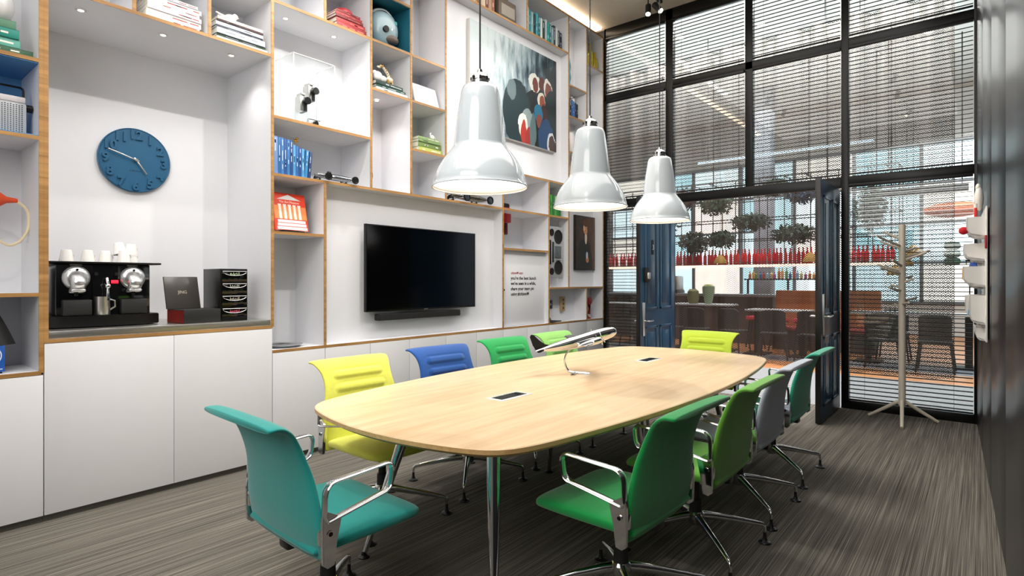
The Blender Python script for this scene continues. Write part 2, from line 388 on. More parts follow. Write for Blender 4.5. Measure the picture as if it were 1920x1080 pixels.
# horizontals
for z, y0, y1, d in [(.869, -.09, .827, .46), (1.32, -.09, .827, .46), (2.222, -.09, .827, .46), (2.668, -.09, .827, .46), (3.56, -.09, .827, .46), (4.44, -.09, .827, .46),
                     (1.048, .827, 2.205, .74), (3.12, .827, 2.205, .76), (.858, 2.205, 7.15, .46), (1.772, 2.205, 2.659, .46), (2.218, 2.205, 6.265, .46),
                     (2.662, 2.205, 3.12, .46), (2.655, 3.58, 7.15, .46), (3.115, 3.12, 4.035, .46), (3.55, .827, 4.035, .46), (4.0, .827, 3.58, .46), (4.44, .827, 3.12, .46), (4.385, 3.58, 6.265, .46),
                     (1.765, 4.93, 5.82, .46), (1.308, 5.82, 7.15, .46), (3.57, 6.265, 6.71, .3), (3.98, 6.265, 6.71, .3), (3.10, 6.265, 6.71, .3), (4.38, 6.71, 7.15, .3), (4.885, -.09, 7.15, .46)]:
    hboard(z, y0, y1, d)
for y, z0, z1, d in [(-.09, .869, 4.885, .46), (.8155, .869, 4.885, .46), (.838, 1.048, 4.885, .74), (2.205, 1.048, 3.12, .74), (2.205, 3.12, 4.885, .46), (1.284, 3.12, 4.44, .46), (1.745, 3.12, 4.44, .46),
                     (2.659, .858, 2.218, .46), (2.659, 3.55, 4.885, .46), (3.12, 2.218, 4.885, .46), (3.58, 2.218, 4.885, .46), (4.035, 2.218, 4.385, .46),
                     (4.93, .858, 2.655, .46), (4.49, 4.385, 4.885, .46), (5.375, 4.385, 4.885, .46), (5.82, .858, 2.655, .46), (6.265, 1.308, 4.885, .46), (6.71, 2.655, 4.885, .3), (6.71, .858, 1.308, .3), (7.15, .858, 4.885, .46)]:
    vboard(y, z0, z1, d)
def back(y0, y1, z0, z1, x, m='white', side=False):
    MB().box(x-.012, x, y0+TH/2, y1-TH/2, z0+TH/2, z1-TH/2).build('back_panel', M[m], sh, flat=True)
for a in [(-.09, .827, .869, 1.32, -.45), (-.09, .827, 1.32, 2.222, -.45), (-.09, .827, 2.668, 3.56, -.45), (-.09, .827, 3.56, 4.44, -.45), (-.09, .827, 4.44, 4.885, -.45),
          (.827, 2.205, 1.048, 3.12, -.73), (.827, 2.205, 3.12, 4.885, -.45), (2.205, 2.659, .858, 1.772, -.45), (2.205, 2.659, 1.772, 2.218, -.45), (2.205, 3.12, 2.218, 2.662, -.45),
          (2.205, 3.12, 2.662, 3.55, -.43), (2.205, 3.12, 3.55, 4.885, -.45), (2.659, 4.93, .858, 2.218, -.132), (3.12, 3.58, 2.218, 3.115, -.44), (3.12, 3.58, 3.115, 3.55, -.44),
          (3.12, 3.58, 4.0, 4.885, -.44), (3.58, 4.035, 2.218, 4.385, -.40), (4.035, 4.93, 2.218, 2.655, -.40), (4.93, 5.82, 1.765, 2.655, -.42), (4.93, 5.82, .858, 1.765, -.056),
          (4.035, 6.265, 2.655, 4.385, -.125), (3.58, 6.265, 4.385, 4.885, -.35), (5.82, 6.265, 2.218, 2.655, -.3), (5.82, 6.265, 1.308, 2.218, -.16), (6.265, 7.15, 1.308, 2.655, -.16),
          (5.82, 7.15, .858, 1.308, -.2), (6.265, 6.71, 2.655, 4.885, -.2), (6.71, 7.15, 2.655, 4.885, -.2)]:
    back(*a)
# coloured niches
def liner(y0, y1, z0, z1, d, m, name):
    b = MB(); e = TH/2+.002; t_ = .004
    b.box(-d+.0, -d+t_, y0+e, y1-e, z0+e, z1-e); b.box(-d, -.006, y0+e, y1-e, z1-e-t_, z1-e); b.box(-d, -.006, y0+e, y1-e, z0+e, z0+e+t_)
    b.box(-d, -.006, y0+e, y0+e+t_, z0+e, z1-e); b.box(-d, -.006, y1-e-t_, y1-e, z0+e, z1-e)
    o = b.build('niche_lining', M[m], sh, flat=True); o['label'] = name
liner(-.09, .827, 2.222, 2.668, .445, 'blue_in', 'blue painted niche lining'); liner(3.12, 3.58, 3.55, 4.0, .435, 'teal_in', 'dark teal painted niche lining')

# base cabinets (each a body with a flush door) ----------------------------------
def cabinet(y0, y1, h, label, doors=1):
    t = thing('base_cabinet', label, 'cabinet', (0, (y0+y1)/2, 0), group='white base cabinets under the shelving')
    w_ = (y1-y0)/2-.001; D_ = .72 if h > 1 else .44
    MB().box(-D_, -.022, -w_, w_, .06, h).build('body', M['cab'], t, flat=True)
    for k in range(doors):
        a = -w_+2*w_*k/doors; c = -w_+2*w_*(k+1)/doors
        MB().box(-.02, 0, a+.0015, c-.0015, .042, h-.002, bev=.0015).build('door', M['cab'], t)
    MB().box(-.10, -.035, -w_, w_, 0, .045).build('plinth', R('#6F6B66', .4), t, flat=True)
cabinet(-.09, .827, .857, 'white base cabinet at far left, below the niche with the blue box')
cabinet(.827, 2.205, 1.036, 'tall white two-door base cabinet below the coffee machine', 2)
cy = [2.205, 2.659, 3.11, 3.56, 4.035, 4.49, 4.93, 5.375, 5.82, 6.265, 6.71, 7.15]
cl = ['below the niche with the sink', 'below the left edge of the television niche', 'below the left half of the television', 'below the middle of the television', 'below the right end of the sound bar', 'below the right edge of the television',
      'below the left half of the printed quote panel', 'below the right half of the printed quote panel', 'below the black laptop in the low niche', 'below the beige wall plate in the low niche', 'in the corner beside the glass wall']
for k in range(11): cabinet(cy[k], cy[k+1], .847, 'white base cabinet door '+cl[k])
# stainless counter in the coffee niche
tag(MB().box(-.72, -.006, .851, 2.192, 1.0605, 1.104, bev=.003).build('counter_top', M['brushed'], None), 'brushed steel counter in the coffee niche', 'counter')
# round bowl basin
b = MB(); b.lathe([(.15, .012), (.155, .016), (.145, .014), (.13, -.0), (.05, -.02+.015), (0, -.004)], 40)
tag(b.build('sink_basin', M['chrome'], loc=(-.17, 2.38, .875)), 'round steel basin set into the shelf of the narrow niche', 'sink')

# ================================================================== downlights and track heads
dl = ['left downlight in the coffee niche ceiling', 'middle downlight in the coffee niche ceiling', 'right downlight in the coffee niche ceiling', 'left downlight above the clear camera case', 'right downlight above the clear camera case',
      'downlight in the tall narrow niche', 'downlight above the turquoise vase', 'downlight in the niche below the yellow vases']
for (x, y, z, p), lb in zip(DOWN, dl):
    t = thing('downlight', 'small round recessed '+lb, 'downlight', (x, y, z))
    MB().lathe([(.016, -.001), (.019, -.003), (.026, -.004), (.03, 0), (.016, .003)], 24).build('trim_ring', M['silo'], t)
    MB().lathe([(0, 0), (.016, -.0015)], 20).build('lamp_lens', M['glow'], t)
for x, y0, y1, lb in ((1.0, .6, 6.9, 'long ceiling light track near the shelving'), (2.98, .2, 6.4, 'long ceiling light track near the dark wall')):
    tag(MB().box(-.018, .018, -(y1-y0)/2, (y1-y0)/2, 0, .035, bev=.003).build('light_track', M['blackm'], None, loc=(x, (y0+y1)/2, 4.975)), lb, 'light track')
hl = ['above the near end, wall side', 'above the near wall side', 'above the far wall side', 'next to the glass wall, left of the pair', 'above the middle, window side', 'above the near end, window side',
      'above the far end, window side', 'above the far middle, window side', 'above the table centre, wall side', 'above the near middle, window side', 'between the table centre and the wall lamps', 'above the far table half, wall side']
for ((x, y), tg, p, a), lb in zip(SPOTS, hl):
    tx = 1.0 if x < 2 else 2.98
    t = thing('track_spotlight', 'black cylindrical track spotlight '+lb, 'spotlight', (x, y, 4.72), group='spotlights on the ceiling tracks')
    d = (Vector(tg)-Vector((x, y, 4.7))).normalized(); q = -d
    MB().cyl(q*.03, q*.17, .036, n=20).cyl(q*.028, q*.034, .04, n=20).build('lamp_body', M['blackm'], t)
    MB().cyl(q*.026, q*.0275, .03, n=20).build('lamp_lens', M['glow'], t)
    MB().cyl(q*.10, (q.x*.10, q.y*.10, .26), .008, n=8).box(tx-x-.02, tx-x+.02, -.06, .06, .245, .262).build('bracket', M['blackm'], t)
t = thing('track_spotlight', 'black cylindrical track spotlight next to the glass wall, right of the pair', 'spotlight', (1.12, 6.62, 4.74), group='spotlights on the ceiling tracks')
q = Vector((-.45, .1, .55)).normalized()
MB().cyl(q*.0, q*.15, .036, n=20).build('lamp_body', M['blackm'], t); MB().cyl(-q*.002, q*.001, .031, n=20).build('lamp_lens', M['glow'], t); MB().cyl(q*.08, (q.x*.08, q.y*.08, .25), .008, n=8).box(-.14, .0, -.03, .03, .22, .24).build('bracket', M['blackm'], t)

# ================================================================== chairs
def cat_rom(P, t):
    n = len(P)-1; x = t*n; i = min(int(x), n-1); f = x-i
    p0, p1, p2, p3 = P[max(i-1, 0)], P[i], P[i+1], P[min(i+2, n)]
    return [.5*((2*b)+(-a+c)*f+(2*a-5*b+4*c-d)*f*f+(-a+3*b-3*c+d)*f**3) for a, b, c, d in zip(p0, p1, p2, p3)]
# y, z, half width, thickness, edge wrap
BACK = [(-.172, .405, .276, .034, .004), (-.188, .46, .286, .038, .006), (-.202, .53, .284, .040, .008), (-.212, .61, .272, .040, .010), (-.226, .70, .254, .040, .012), (-.248, .775, .242, .038, .012),
        (-.270, .835, .244, .034, .008), (-.296, .878, .258, .030, .003), (-.332, .902, .271, .028, 0), (-.378, .902, .275, .026, 0)]
def rbox(x, z, zc, hx=.175, hz=.026):
    dx, dz = abs(x)-(hx-hz), abs(z-zc)
    dx = max(dx, 0); return math.hypot(dx, dz)-hz
def back_mesh():
    NF, NB, NV = 34, 14, 76; n = NF+NB
    def fn(u, v):
        k = int(round(u*n)) % n
        vv = .012+.976*v
        y, z, hw, th, wr = cat_rom(BACK, vv); y2, z2 = cat_rom(BACK, min(1, vv+.004))[:2]; y1, z1 = cat_rom(BACK, max(0, vv-.004))[:2]
        d = Vector((0, y2-y1, z2-z1)).normalized(); nn = Vector((0, d.z, -d.y))   # points forward
        if nn.y < 0 and vv < .5: nn = -nn
        if k < NF: a = PI*(k+.5)/NF; 
        else: a = PI+PI*(k-NF+.5)/NB
        ce, se = math.cos(a), math.sin(a)
        # rounded ends in plan: top and bottom corners
        e = min(vv, 1-vv); sh_ = 1-.06*max(0, 1-e/.05)**2; tt = th*(1-.75*max(0, 1-e/.02)**2)
        x = hw*sh_*math.copysign(abs(ce)**.62, ce); o = tt/2*math.copysign(abs(se)**.55, se)
        if k < NF:
            for zc in (.824, .748):
                s_ = rbox(x, z, zc)
                o += .010*min(1, max(0, -s_/.016+.1)) - .005*math.exp(-(s_/.006)**2)
        p = Vector((x, y, z))+nn*o; p.y += wr*(x/.22)**2; return p
    return MB().surf(fn, n, NV, wrap=True, capv=True)
SEAT = [(-.205, .440, .250, .05), (-.14, .450, .266, .062), (-.02, .456, .276, .070), (.10, .458, .278, .072), (.20, .456, .272, .068), (.262, .450, .256, .056), (.29, .438, .215, .040)]
def seat_mesh():
    n = 40
    def fn(u, v):
        y, zc, hw, th = cat_rom(SEAT, v); a = 2*PI*u; c, s_ = math.cos(a), math.sin(a)
        e = min(v, 1-v); f = 1-.7*max(0, 1-e/.05)**2
        x = hw*math.copysign(abs(c)**.5, c); z = th/2*f*math.copysign(abs(s_)**.6, s_)
        return Vector((x, y, zc+z-.012*(1-(x/.25)**2)*(s_ > 0)*.6))
    return MB().surf(fn, n, 26, wrap=True, capv=True)
def rounded_loop(P, r, k=5):
    out = []; n = len(P)
    for i in range(n):
        p, a, b = Vector(P[i]), Vector(P[i-1]), Vector(P[(i+1) % n])
        rr = r[i] if isinstance(r, (list, tuple)) else r
        q0 = p+(a-p).normalized()*rr; q1 = p+(b-p).normalized()*rr
        for j in range(k+1):
            t = j/k; out.append(q0*(1-t)**2+p*2*t*(1-t)+q1*t*t)
    return out
def arm_mesh(sx):
    x = .296*sx; b = MB()
    L = rounded_loop([(x, -.190, .555), (x, -.186, .690), (x, .100, .706), (x, .088, .602)], [.02, .045, .035, .035], 6)
    b.tube(L, .018, .0068, n=12, closed=True, B=(1, 0, 0))
    T = Matrix(((0, 0, 1, x), (1, 0, 0, 0), (0, 1, 0, 0), (0, 0, 0, 1)))
    b.prism([(-.180, .395), (-.153, .400), (-.143, .48), (-.125, .56), (-.165, .585), (-.192, .60), (-.200, .56), (-.200, .48), (-.198, .41)], -.009, .009, T=T, bev=.003)
    b.box(x-.02*sx-.012, x-.02*sx+.012, -.20, -.17, .47, .53, bev=.004)
    return b
def arm_bolt(sx):
    x = .296*sx; return MB().cyl((x+.008*sx, -.172, .515), (x+.0125*sx, -.172, .515), .0125, n=20, mi=0).cyl((x+.012*sx, -.172, .515), (x+.0135*sx, -.172, .515), .008, n=16, mi=1)
def leg_mesh(k):
    a = PI/4+PI/2*k; c, s_ = math.cos(a), math.sin(a); b = MB()
    P = [(.025, .165), (.08, .160), (.20, .138), (.32, .112), (.366, .102), (.380, .094), (.384, .080), (.384, .055)]
    pts = [(r*c, r*s_, z) for r, z in P]
    b.tube(pts, [.024, .022, .018, .014, .012, .010, .0085, .0075], [.020, .019, .015, .012, .0105, .0095, .0085, .0075], n=12)
    return b
def foot_mesh(k):
    a = PI/4+PI/2*k; T = Matrix.Translation((.384*math.cos(a), .384*math.sin(a), 0))
    return MB().lathe([(0, 0), (.031, 0), (.033, .004), (.031, .009), (.014, .016), (.0085, .030), (.0085, .058), (0, .060)], 20, T=T)
CF = {k: fab('chair_fabric_'+k, h) for k, h in dict(yellow='#DADC58', blue='#144E97', green='#12A251', light='#8CCB67', lime='#B7CF3E', teal='#1C9A94', emerald='#078F43', grass='#66AB38', grey='#B3BDC9', sea='#2FA183').items()}
def make_chair():
    root = thing('office_chair', 'x x x x', 'chair')
    seat_mesh().build('seat', CF['teal'], root, ang=60); back_mesh().build('backrest', CF['teal'], root, ang=70)
    for sx in (-1, 1):
        a = arm_mesh(sx).build('armrest', M['chrome'], root); arm_bolt(sx).build('bolt', [M['chrome'], M['black']], a)
    MB().box(-.09, .09, -.15, .13, .375, .424, bev=.012).box(-.035, .035, -.19, -.1, .375, .43, bev=.008).build('tilt_mechanism', M['darkmetal'], root)
    MB().cyl((0, 0, .14), (0, 0, .25), .034, .030, 24).cyl((0, 0, .25), (0, 0, .38), .022, n=20).build('column', M['blackm'], root)
    MB().lathe([(0, .115), (.03, .12), (.045, .15), (.045, .178), (.036, .19), (0, .192)], 24).build('hub', M['chrome'], root)
    for k in range(4):
        l = leg_mesh(k).build('leg', M['chrome'], root, ang=50); foot_mesh(k).build('glide', M['darkmetal'], l)
    return root
def dup(root, loc, rz, label, name=None):
    r = root.copy(); COL.objects.link(r); r.location = loc; r.rotation_euler.z = rz; r['label'] = label
    for ch in list(root.children):
        c = ch.copy(); COL.objects.link(c); c.parent = r
        for g in ch.children:
            d = g.copy(); COL.objects.link(d); d.parent = c
    return r
def recolor(root, m):
    for o in root.children:
        if o.name.split('.')[0] in ('seat', 'backrest'):
            o.material_slots[0].link = 'OBJECT'; o.material_slots[0].material = m
chair0 = make_chair(); chair0['group'] = 'swivel chairs around the conference table'
CH = [('teal', 2.13, 1.318, -2, 'teal office chair at the near head of the table'),
      ('yellow', 1.42, 2.14, -92, 'yellow office chair against the table, nearest on the shelving side'),
      ('blue', 1.40, 2.90, -95, 'royal blue office chair on the shelving side, between yellow and green'),
      ('green', 1.38, 3.67, -94, 'bright green office chair on the shelving side next to the blue one'),
      ('light', 1.38, 4.42, -90, 'light green office chair on the shelving side behind the model aeroplane'),
      ('lime', 2.17, 5.10, 180, 'lime yellow office chair at the far head of the table'),
      ('emerald', 2.98, 2.206, 88.4, 'emerald green office chair nearest on the window side of the table'),
      ('grass', 3.02, 2.94, 90, 'grass green office chair on the window side behind the emerald one'),
      ('grey', 3.00, 3.68, 90, 'pale grey blue office chair on the window side'),
      ('sea', 2.98, 4.50, 90, 'sea green office chair farthest on the window side of the table')]
for i, (m, x, y, r, lb) in enumerate(CH):
    if i == 0: c = chair0; c.location = (x, y, 0); c.rotation_euler.z = math.radians(r); c['label'] = lb
    else: c = dup(chair0, (x, y, 0), math.radians(r), lb)
    recolor(c, CF[m])

# ================================================================== table
TC = (2.135, 3.35)
t = thing('conference_table', 'long boat-shaped oak conference table on tapered aluminium legs', 'table', (TC[0], TC[1], 0))
def table_outline(off=0):
    # side arcs and end arcs, rounded corners
    hl, cw, mw, ce = 1.86, .672, .850, 1.715
    side = [(cw+(mw-cw)*(1-(y/ce)**2), y) for y in [ce*(-1+2*k/24) for k in range(25)]]
    end = [(x, ce+(hl-ce)*(1-(x/cw)**2)) for x in [cw*(1-2*k/14) for k in range(15)]]
    P = side+end[1:-1]+[(-x, -y) for x, y in side]+[(-x, -y) for x, y in end[1:-1]]
    # smooth corners (three passes of averaging near the corners)
    P = [Vector((x, y)) for x, y in P]
    Q = []
    for i in range(len(P)):
        a, c = P[i], P[(i+1) % len(P)]
        for k in range(4): Q.append(a.lerp(c, k/4))
    for _ in range(26):
        Q = [(Q[i-1]+Q[i]*2+Q[(i+1) % len(Q)])/4 for i in range(len(Q))]
    return [(q.x, q.y) for q in Q]
o0 = table_outline(); b = MB(); bm = bmesh.new()
rings = []
for off, z in ((.004, .757), (0, .753), (0, .735), (.03, .716)):
    pts = [((x*(1-off/.8)), (y*(1-off/1.8))) for x, y in o0]; rings.append([bm.verts.new((x, y, z)) for x, y in pts])
n = len(o0)
bm.faces.new(rings[0]).material_index = 0
for q, (a, c) in enumerate(zip(rings, rings[1:])):
    for i in range(n):
        f = bm.faces.new((a[i], c[i], c[(i+1) % n], a[(i+1) % n])); f.material_index = 1 if q else 0
bm.faces.new(list(reversed(rings[-1]))).material_index = 1
bmesh.ops.recalc_face_normals(bm, faces=bm.faces); b.merge(bm, None)
b.build('tabletop', [M['oak'], M['oak_e']], t, ang=25)
LG = [((1.82, 2.04), (1.77, 1.755)), ((2.568, 1.842), (2.70, 1.692)), ((1.78, 3.40), (1.74, 3.40)), ((2.45, 3.40), (2.50, 3.40)), ((1.80, 4.80), (1.75, 4.98)), ((2.40, 4.80), (2.47, 4.98))]
for (tx, ty), (fx, fy) in LG:
    b = MB(); p0 = Vector((fx-TC[0], fy-TC[1], .012)); p1 = Vector((tx-TC[0], ty-TC[1], .716))
    b.tube([p0.lerp(p1, q) for q in (0, .1, .3, .55, .8, 1)], [.012, .015, .020, .026, .030, .031], n=20)
    l = b.build('leg', M['chrome'], t)
    MB().lathe([(0, 0), (.028, 0), (.029, .005), (.015, .014), (.011, .03), (0, .031)], 20).build('glide', M['darkmetal'], l, loc=(p0.x, p0.y, 0))
MB().box(-.06, .06, -1.45, 1.45, .672, .715, bev=.004).box(-.36, .36, -1.40, -1.30, .672, .715, bev=.004).box(-.36, .36, 1.30, 1.40, .672, .715, bev=.004).box(-.36, .36, -.05, .05, .672, .715, bev=.004).build('under_frame', M['darkmetal'], t)
for dx, dy in ((.02, -.905), (-.04, .94)):
    s_ = MB().box(dx-.062, dx+.062, dy-.135, dy+.135, .7565, .7595, bev=.001).build('cable_flap', M['silo'], t)
    MB().box(dx-.038, dx+.038, dy-.108, dy+.108, .759, .7607, bev=.0006).build('flap_insert', M['darkmetal'], s_)
    bb = MB()
    for k in range(9): bb.box(dx-.034, dx+.034, dy-.10+k*.0225, dy-.094+k*.0225, .7606, .7616)
    bb.box(dx-.012, dx+.012, dy+.06, dy+.085, .761, .764, bev=.001); bb.build('flap_grille', M['black'], s_)

# ================================================================== pendants
PN = ['nearest of the three over the table', 'middle one of the three over the table', 'farthest of the three over the table']
for (x, y, z), lb in zip(PEND, PN):
    t = thing('pendant_lamp', 'glossy white enamel pendant lamp, '+lb, 'pendant lamp', (x, y, z), group='pendant lamps in a row over the table')
    outer = [(.250, 0), (.2515, .004), (.250, .008), (.246, .012), (.243, .030), (.234, .062), (.218, .100), (.197, .138), (.172, .172), (.150, .198), (.139, .214), (.137, .222)]
    inner = [(r-.004, zz) for r, zz in outer][::-1]
    MB().lathe(outer+[(.133, .222)], 64).build('lower_shade', M['enamel'], t, ang=50)
    MB().lathe([(r-.0035, zz+.001) for r, zz in outer[:-1]], 64).build('shade_lining', M['silo'], t)
    MB().lathe([(.136, .215), (.1345, .235), (.128, .30), (.118, .38), (.107, .45), (.098, .505), (.090, .525), (.074, .535), (.045, .537)], 56).build('upper_shade', M['enamel'], t, ang=50)
    MB().lathe([(.236, .026), (.238, .030), (0, .030)], 48).build('diffuser', M['diffuser_glow'], t)
    MB().ball((0, 0, .15), (.03, .03, .04)).build('bulb', M['bulb'], t)
    cp = MB().lathe([(.050, .534), (.054, .538), (.054, .553), (.048, .556), (.046, .575), (.038, .590), (.022, .600), (.016, .604), (.013, .62), (0, .622)], 32).build('cap', M['chrome'], t)
    bb = MB()
    for k in range(8):
        a = PI/4*k; bb.box(-.006, .006, .046, .050, .560, .577, T=Matrix.Rotation(a, 4, 'Z'))
    bb.build('vent_slot', M['black'], cp)
    MB().tube([(0, 0, .615), (0, 0, 1.5), (0, 0, 5.0-z)], .0045, n=8).build('cord', M['black'], t)
    MB().lathe([(0, 5.01-z), (.05, 5.01-z), (.05, 4.985-z), (0, 4.975-z)], 24).build('ceiling_rose', M['black'], t)

# ================================================================== model aeroplane
t = thing('model_airplane', 'polished metal model airplane on a curved stand on the oak table', 'model airplane', (2.0, 3.33, .7575))
hd = math.radians(47); pit = math.radians(15)
ax = Vector((math.cos(hd)*math.cos(pit), math.sin(hd)*math.cos(pit), math.sin(pit)))
side = Vector((math.sin(hd), -math.cos(hd), 0)); upv = side.cross(ax).normalized()
PT = Matrix(((ax.x, side.x, upv.x, .01), (ax.y, side.y, upv.y, .03), (ax.z, side.z, upv.z, .218), (0, 0, 0, 1)))
def hull(prof, n=28, sq=1.0, cz=lambda x: 0):
    b = MB(); N = len(prof)
    def fn(u, v):
        x, r = cat_rom(prof, v); a = 2*PI*u; return Vector((x, r*math.cos(a)*sq, r*math.sin(a)+cz(x)))
    return b.surf(fn, n, 40, wrap=True, capv=True)
def wingb(b, root, tip, ch0, ch1, th0, th1, sweep=0):
    def fn(u, v):
        p = Vector(root).lerp(Vector(tip), v); c = ch0+(ch1-ch0)*v; th = th0+(th1-th0)*v; a = 2*PI*u
        if v > .93: c *= math.sqrt(max(.05, 1-((v-.93)/.07)**2)); th *= .5
        x = c*.5*math.cos(a); zz = th*.5*math.sin(a)*(1+.5*math.cos(a)); return p+Vector((x, 0, zz))
    return b.surf(fn, 20, 16, wrap=True, capv=True)
fus = hull([(-.30, .004), (-.27, .010), (-.18, .026), (-.05, .041), (.10, .046), (.20, .044), (.26, .034), (.285, .019), (.292, .003)], sq=.88, cz=lambda x: .018*max(0, -x/.3)**1.5)
for m_ in ('a',): fus.bm.transform(PT)
fus.build('fuselage', M['chrome'], t, ang=60)
for sd in (-1, 1):
    b = MB(); wingb(b, (.06, sd*.02, -.016), (.0, sd*.34, .012), .13, .045, .018, .006); b.bm.transform(PT); wg = b.build('wing', M['chrome'], t, ang=60)
    e = MB()
    def fn(u, v, sd=sd):
        x, r = cat_rom([(-.03, .003), (.0, .012), (.06, .020), (.11, .022), (.135, .018), (.142, .006)], v); a = 2*PI*u; return Vector((x, sd*.115+r*math.cos(a), -.012+r*math.sin(a)))
    e.surf(fn, 20, 20, wrap=True, capv=True); e.bm.transform(PT); en = e.build('engine', M['chrome'], wg, ang=60)
    p_ = MB().ball((.145, sd*.115, -.012), .006)
    for k in range(3):
        a = 2*PI*k/3+.3; p_.box(-.0015, .0015, -.006, .006, 0, .055, T=Matrix.Translation((.147, sd*.115, -.012)) @ Matrix.Rotation(a, 4, 'X'), bev=.001)
    p_.bm.transform(PT); p_.build('propeller', M['chrome'], wg)
    b = MB(); wingb(b, (-.265, sd*.005, .016), (-.285, sd*.115, .018), .07, .03, .008, .004); b.bm.transform(PT); b.build('tailplane', M['chrome'], t, ang=60)
b = MB(); b.prism([(-.19, .03), (-.225, .045), (-.255, .08), (-.285, .128), (-.302, .135), (-.315, .122), (-.31, .06), (-.295, .012)], -.003, .003, T=Matrix(((1, 0, 0, 0), (0, 0, 1, 0), (0, 1, 0, 0), (0, 0, 0, 1))), bev=.0015)
b.bm.transform(PT); b.build('tail_fin', M['darkmetal'], t)
b = MB(); S = [(.02, .035, .185), (-.02, -.0, .17), (-.045, -.022, .135), (-.055, -.03, .09), (-.05, -.026, .05), (-.035, -.018, .02), (-.01, -.01, .010), (.05, .01, .007), (.11, .03, .006)]
P = [cat_rom(S, q/32) for q in range(33)]; b.tube(P, [.005+.005*abs(q/32-.0) for q in range(33)], .006, n=10)
b.tube([cat_rom([(.015, -.01, .010), (.04, -.05, .007), (.04, -.10, .006)], q/8) for q in range(9)], .006, .006, n=8)
b.build('stand', M['chrome'], t)

# ================================================================== coat stand
t = thing('coat_stand', 'cream tree-like coat stand with short peg branches in front of the blinds', 'coat stand', (3.577, 6.84, 0))
MB().tube([(0, 0, .16), (0, 0, .6), (0, 0, 1.3), (0, 0, 1.945), (0, 0, 1.96)], [.030, .031, .031, .030, .024], n=24).build('pole', M['rack'], t)
def rackdir(dx, dz, dep): # sideways metres as the front view shows, plus depth away from the room
    return Vector((dx*.773-dep*.0876, dx*.635+dep*.996, dz))*1.05
for (dx, dep) in ((-.29, .05), (.28, .13), (.03, -.36)):
    e = Vector((dx, dep, 0)); b = MB(); s0 = e*.05
    b.tube([(s0.x, s0.y, .21), (e.x*.5, e.y*.5, .115), (e.x, e.y, .016)], [.017, .017, .014], n=14); b.build('foot', M['rack'], t)
BR = [(1.81, -.175, 1.895, .10), (1.74, -.235, 1.84, -.10), (1.72, -.21, 1.80, .16), (1.68, .125, 1.735, .16), (1.63, .26, 1.70, .03), (1.60, .23, 1.68, -.12), (1.545, -.09, 1.60, -.20),
      (1.50, -.235, 1.56, .08), (1.47, -.20, 1.525, -.08), (1.42, .10, 1.45, .18), (1.38, .11, 1.42, -.10), (1.33, -.11, 1.36, .12), (1.30, -.12, 1.33, -.10), (1.20, .14, 1.23, .10), (1.17, .06, 1.19, -.20), (1.14, -.07, 1.16, .16)]
for z0, dx, z1, dep in BR:
    e = rackdir(dx, 0, dep); MB().tube([(0, 0, z0), (e.x*.6, e.y*.6, z0+(z1-z0)*.55), (e.x, e.y, z1)], [.0125, .0115, .0105], n=12).build('peg', M['rack'], t)

# ================================================================== wall organiser on the dark wall
t = thing('wall_organizer', 'white moulded plastic wall organizer with pockets on the dark wall', 'organizer', (wallX(5.36)-.008, 5.36, .98), rz=WANG)
MB().box(-.012, 0, -.33, .33, 0, .93, bev=.006).build('back_board', M['silo'], t)
PK = [(-.30, -.02, .72, .86, .10), (.03, .28, .74, .88, .08), (-.22, .10, .56, .68, .115), (.14, .30, .54, .70, .07), (-.30, -.08, .38, .52, .12), (-.04, .28, .36, .50, .09), (-.28, .06, .12, .32, .085), (.10, .29, .14, .31, .10), (-.2, .2, .0, .09, .05)]
for (y0, y1, z0, z1, d) in PK:
    b = MB(); T = Matrix(((-1, 0, 0, -.012), (0, 0, 1, 0), (0, 1, 0, 0), (0, 0, 0, 1)))
    pl = [(0, z0), (d*.55, z0+.004), (d*.85, z0+.022), (d, z0+.055), (d, z1), (d-.006, z1), (d-.006, z0+.06), (d*.8, z0+.03), (0, z0+.012)]
    b.prism(pl, y0, y1, T=T, bev=.0015)
    for ye in (y0, y1-.005): b.prism([(0, z0), (d*.55, z0+.004), (d*.85, z0+.022), (d, z0+.055), (d, z1), (0, z1)], ye, ye+.005, T=T)
    b.build('pocket', M['silo'], t)
wx = lambda y, off: (wallX(y)-off, y)
def small(name, mb, mats, x, y, z, label, cat, group=None, rz=0):
    o = mb.build(name, mats, None, loc=(x, y, z), rz=rz); return tag(o, label, cat, group)
X_, Y_ = wx(5.14, .07); small('marker_pen', MB().cyl((0, 0, 0), (.0, .01, .14), .009, n=12).cyl((0, .01, .14), (0, .012, .17), .010, n=12, mi=1), [R('#D8261C'), R('#F5F3EE')], X_, Y_, 1.77, 'red marker pen in the top pocket of the organizer', 'pen')
small('tape_roll', MB().lathe([(.022, -.014), (.04, -.014), (.04, .014), (.022, .014), (.022, -.014)], 28, T=Matrix.Rotation(PI/2, 4, 'Y')), R('#E2561E'), X_-.005, Y_+.09, 1.80, 'orange tape roll in the top pocket of the organizer', 'tape')
small('pompom', MB().ball((0, 0, 0), .028), R('#C8202B', .9), X_-.065, Y_-.05, 1.75, 'red ball on the rim of the organizer pocket', 'ball')
small('shell_figure', MB().ball((0, 0, .07), (.028, .04, .09)).ball((-.005, -.0, .15), (.016, .022, .03)), R('#EFEBE3', .4), wallX(5.34)-.045, 5.34, 1.925, 'white rounded figure standing on top of the organizer', 'figurine')
small('sunglasses', MB().tube([(0, -.06, 0), (-.02, -.03, .003), (-.02, .03, .003), (0, .06, 0)], .004).box(-.02, -.016, -.055, -.01, -.03, .004, bev=.002).box(-.02, -.016, .01, .055, -.03, .004, bev=.002), M['black'], wallX(5.3)-.10, 5.3, 1.545, 'black sunglasses tucked in the organizer', 'glasses')
